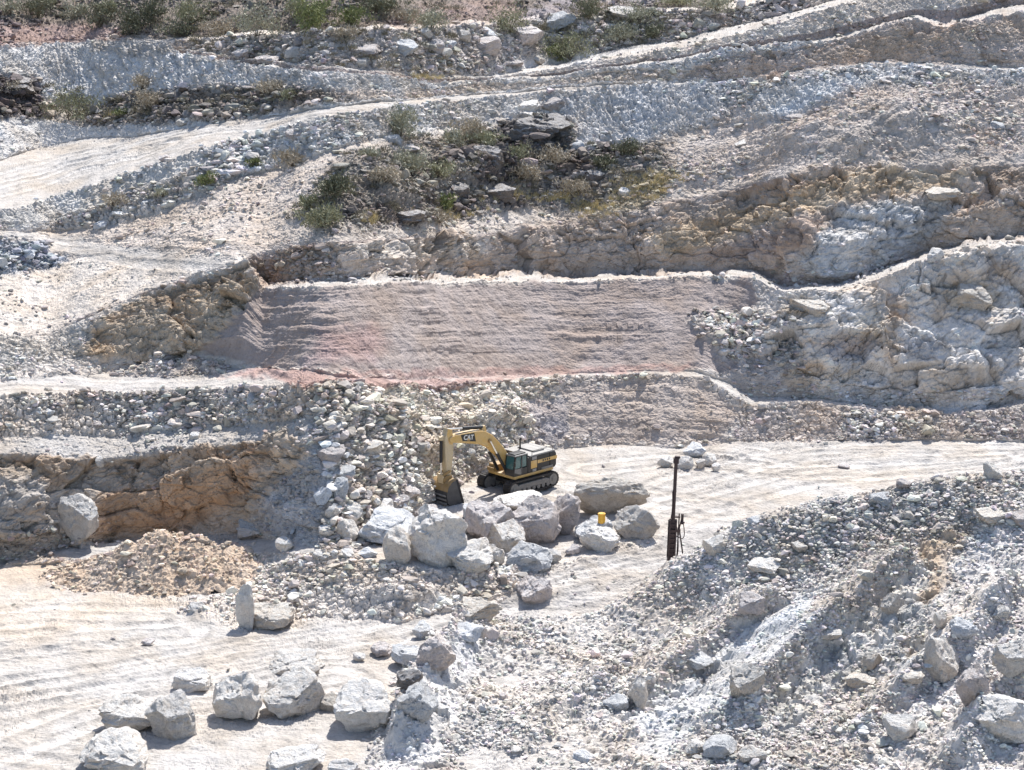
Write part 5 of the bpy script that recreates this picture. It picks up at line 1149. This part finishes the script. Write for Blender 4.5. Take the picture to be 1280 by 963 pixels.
# bucket: curled shell, open towards the machine
bprof = [(7.12, 2.22), (7.62, 2.12), (7.98, 1.78), (8.16, 1.25), (8.08, .66), (7.70, .22), (7.10, .02), (6.35, .04)]
def shell(prof, th):
    p = np.array(prof); d = np.gradient(p, axis=0); nrm = np.stack([-d[:, 1], d[:, 0]], 1); nrm /= np.linalg.norm(nrm, axis=1, keepdims=True)
    c = p.mean(0); inn = p + nrm * th * np.sign(((c - p) * nrm).sum(1, keepdims=True))
    return [tuple(q) for q in p] + [tuple(q) for q in inn[::-1]]
BW = .98
bk = MB().prism(shell(bprof, .07), -BW, BW, 0).build('bucket', BKT, ex)
for sy in (-1, 1):
    MB().prism(bprof, sy * BW - .03, sy * BW + .03, .01).build('bucket_side', BKT, bk)
    MB().prism([(6.35, .0), (6.55, .0), (7.26, 2.24), (7.08, 2.26)], sy * BW - .05, sy * BW + .05, .01).build('side_cutter', DKG, bk)
MB().prism([(7.02, 2.24), (7.62, 2.14), (8.0, 1.80), (8.14, 1.48), (8.06, 1.46), (7.92, 1.74), (7.58, 2.06), (7.02, 2.16)], -BW - .01, BW + .01, .0).build('bucket_top', RUSTY, bk)
m = MB()
for k in range(3): m.prism([(8.20, 1.20 - k * .30), (8.22, 1.10 - k * .30), (8.08 - k * .02, 1.06 - k * .30), (8.08 - k * .02, 1.22 - k * .30)], -BW + .08, BW - .08, .01)
m.build('wear_bar', TRKP, bk)
m = MB()
for yy in (-.32, .32): m.prism([(6.95, 2.15), (7.9, 1.98), (7.86, 2.32), (7.6, 2.48), (7.1, 2.46)], yy - .05, yy + .05, .01)
m.build('bucket_lug', RUSTY, bk)
for yy in np.linspace(-.82, .82, 5): MB().prism([(6.45, .10), (6.45, -.03), (6.02, .0), (6.0, .04)], yy - .08, yy + .08, .01).build('tooth', DKG, bk)

# slim drill mast standing behind the near bank
dp = surf(839, 704)
s_ = (dp - Vector((0, 0, CAMZ))).length / FPX / math.cos(math.radians(21))
dr = empty('drill_mast', (dp.x, dp.y, dp.z - .25)); dr.rotation_euler = (0, math.radians(1.6), 0)
tag(dr, 'tall slender dark drill mast standing behind the near rubble bank', 'drill mast')
Hm = 131 * s_
mm = MB().cyl((0, 0, Hm * .42), (0, 0, Hm), .115, n=14).cyl((0, 0, Hm * .70), (0, 0, Hm * .705), .14, n=14).build('mast_tube', RODS, dr)
MB().box(-.17, .17, -.17, .17, Hm * .955, Hm * 1.005, .03).box(-.10, .26, -.1, .1, Hm * 1.0, Hm * 1.02, .02).build('mast_cap', RODS, mm)
m = MB()
for sx in (-.2, .2):
    for sy in (-.16, .16): m.box(sx - .05, sx + .05, sy - .05, sy + .05, .1, Hm * .44, .01)
for k in range(9): m.box(-.22, .22, -.2, .2, .25 + k * Hm * .045, .33 + k * Hm * .045, .01)
m.box(-.15, .15, -.12, .12, .1, Hm * .44, .01); m.build('feed_frame', RODS, dr)
MB().cyl((0, 0, 0), (0, 0, Hm * .45), .08, n=12).build('drill_rod', RODS, dr)
MB().box(-.34, .30, -.22, .22, 0, .75, .08, (.08, 0)).build('foot_plate', RODS, dr)
MB().box(-.32, .50, -.2, .2, Hm * .335, Hm * .36, .02).box(-.16, .45, -.12, .12, Hm * .46, Hm * .475, .02).build('clamp', RODS, dr)
MB().cyl((.36, -.1, .3), (.38, -.05, Hm * .50), .045, n=8).build('side_rod', RODS, dr)
MB().cyl((.85, -.15, .35), (.42, -.05, Hm * .36), .05, n=8).cyl((.42, -.05, Hm * .36), (.60, -.05, Hm * .49), .045, n=8).build('stay_rod', RODS, dr)
MB().cyl((-.30, -.1, .7), (-.30, -.05, Hm * .44), .03, n=8).build('grease_line', RODS, dr)
MB().cyl((.60, -.05, Hm * .40), (.60, .1, Hm * .49), .09, n=10).cyl((.5, -.1, Hm * .42), (.75, -.1, Hm * .42), .07, n=10).build('rotation_motor', RODS, dr)

def sag(a, b, drop, n=9):
    a, b = Vector(a), Vector(b); return [a.lerp(b, i / n) + Vector((.5 * drop * math.sin(math.pi * i / n), 0, -drop * math.sin(math.pi * i / n))) for i in range(n + 1)]
m = MB()
for a_, b_, d_ in (((.60, -.05, Hm * .46), (.2, -.15, Hm * .30), .7), ((.16, -.1, Hm * .44), (.3, -.2, Hm * .08), .35), ((-.14, -.1, Hm * .70), (-.2, -.15, Hm * .42), .12)):
    pts = sag(a_, b_, d_)
    for p0, p1 in zip(pts, pts[1:]): m.cyl(p0, p1, .032, n=7)
m.build('hydraulic_hose', RODS, dr)

# yellow drum on the bluish boulder of the heap
bpy.context.view_layer.update()
dgr = bpy.context.evaluated_depsgraph_get()
ax_, q_ = ray(752, 652.5)
hit, loc, *_ = bpy.context.scene.ray_cast(dgr, (0, 0, CAMZ), Vector((ax_, 1, q_)).normalized())
dm = empty('yellow_drum', loc - Vector((0, 0, .06))); tag(dm, 'small bright yellow drum standing on the boulders below the excavator', 'drum')
b_ = MB().cyl((0, 0, 0), (0, 0, .66), .25, n=28)
for zz in (.02, .22, .43, .62): b_.cyl((0, 0, zz), (0, 0, zz + .03), .265, n=28)
b_ = b_.build('drum_body', DRUMY, dm)
MB().cyl((0, 0, .655), (0, 0, .675), .24, n=28).cyl((.12, 0, .67), (.12, 0, .70), .05, n=12).build('drum_lid', DRUMY, dm)
# ------------------------------------------------------------------ camera, sun, sky
cam = bpy.data.cameras.new('camera'); co = bpy.data.objects.new('camera', cam); C.objects.link(co)
co.location = (0, 0, CAMZ); co.rotation_euler = (math.radians(90) - PITCH, 0, 0)
cam.sensor_fit = 'HORIZONTAL'; cam.angle = 2 * math.atan(W0 / 2 / FPX); cam.clip_start = 1; cam.clip_end = 2000
bpy.context.scene.camera = co
SUN_EL, SUN_AZ = math.radians(52), math.radians(17)      # the sun stands beyond the quarry, a little to the right
sd = Vector((math.sin(SUN_AZ) * math.cos(SUN_EL), math.cos(SUN_AZ) * math.cos(SUN_EL), math.sin(SUN_EL)))
sun = bpy.data.lights.new('sun', 'SUN'); sun.energy = 3.9; sun.angle = math.radians(.5); sun.color = (1, .965, .91)
so = bpy.data.objects.new('sun', sun); C.objects.link(so); so.rotation_euler = sd.to_track_quat('Z', 'Y').to_euler(); so.location = (60, 200, 150)
w = bpy.data.worlds.new('World'); bpy.context.scene.world = w; w.use_nodes = True
sky = w.node_tree.nodes.new('ShaderNodeTexSky'); sky.sky_type = 'NISHITA'; sky.sun_disc = False
sky.sun_elevation = SUN_EL; sky.sun_rotation = SUN_AZ; sky.altitude = 400; sky.dust_density = 2.0
bg = w.node_tree.nodes['Background']; bg.inputs['Strength'].default_value = .10
w.node_tree.links.new(sky.outputs[0], bg.inputs['Color'])
sc = bpy.context.scene
sc.view_settings.view_transform = 'Standard'; sc.view_settings.look = 'None'; sc.view_settings.gamma = 1; sc.view_settings.exposure = .92
sc.view_settings.use_curve_mapping = False
sc.cycles.max_bounces = 5; sc.cycles.diffuse_bounces = 3; sc.cycles.use_denoising = True
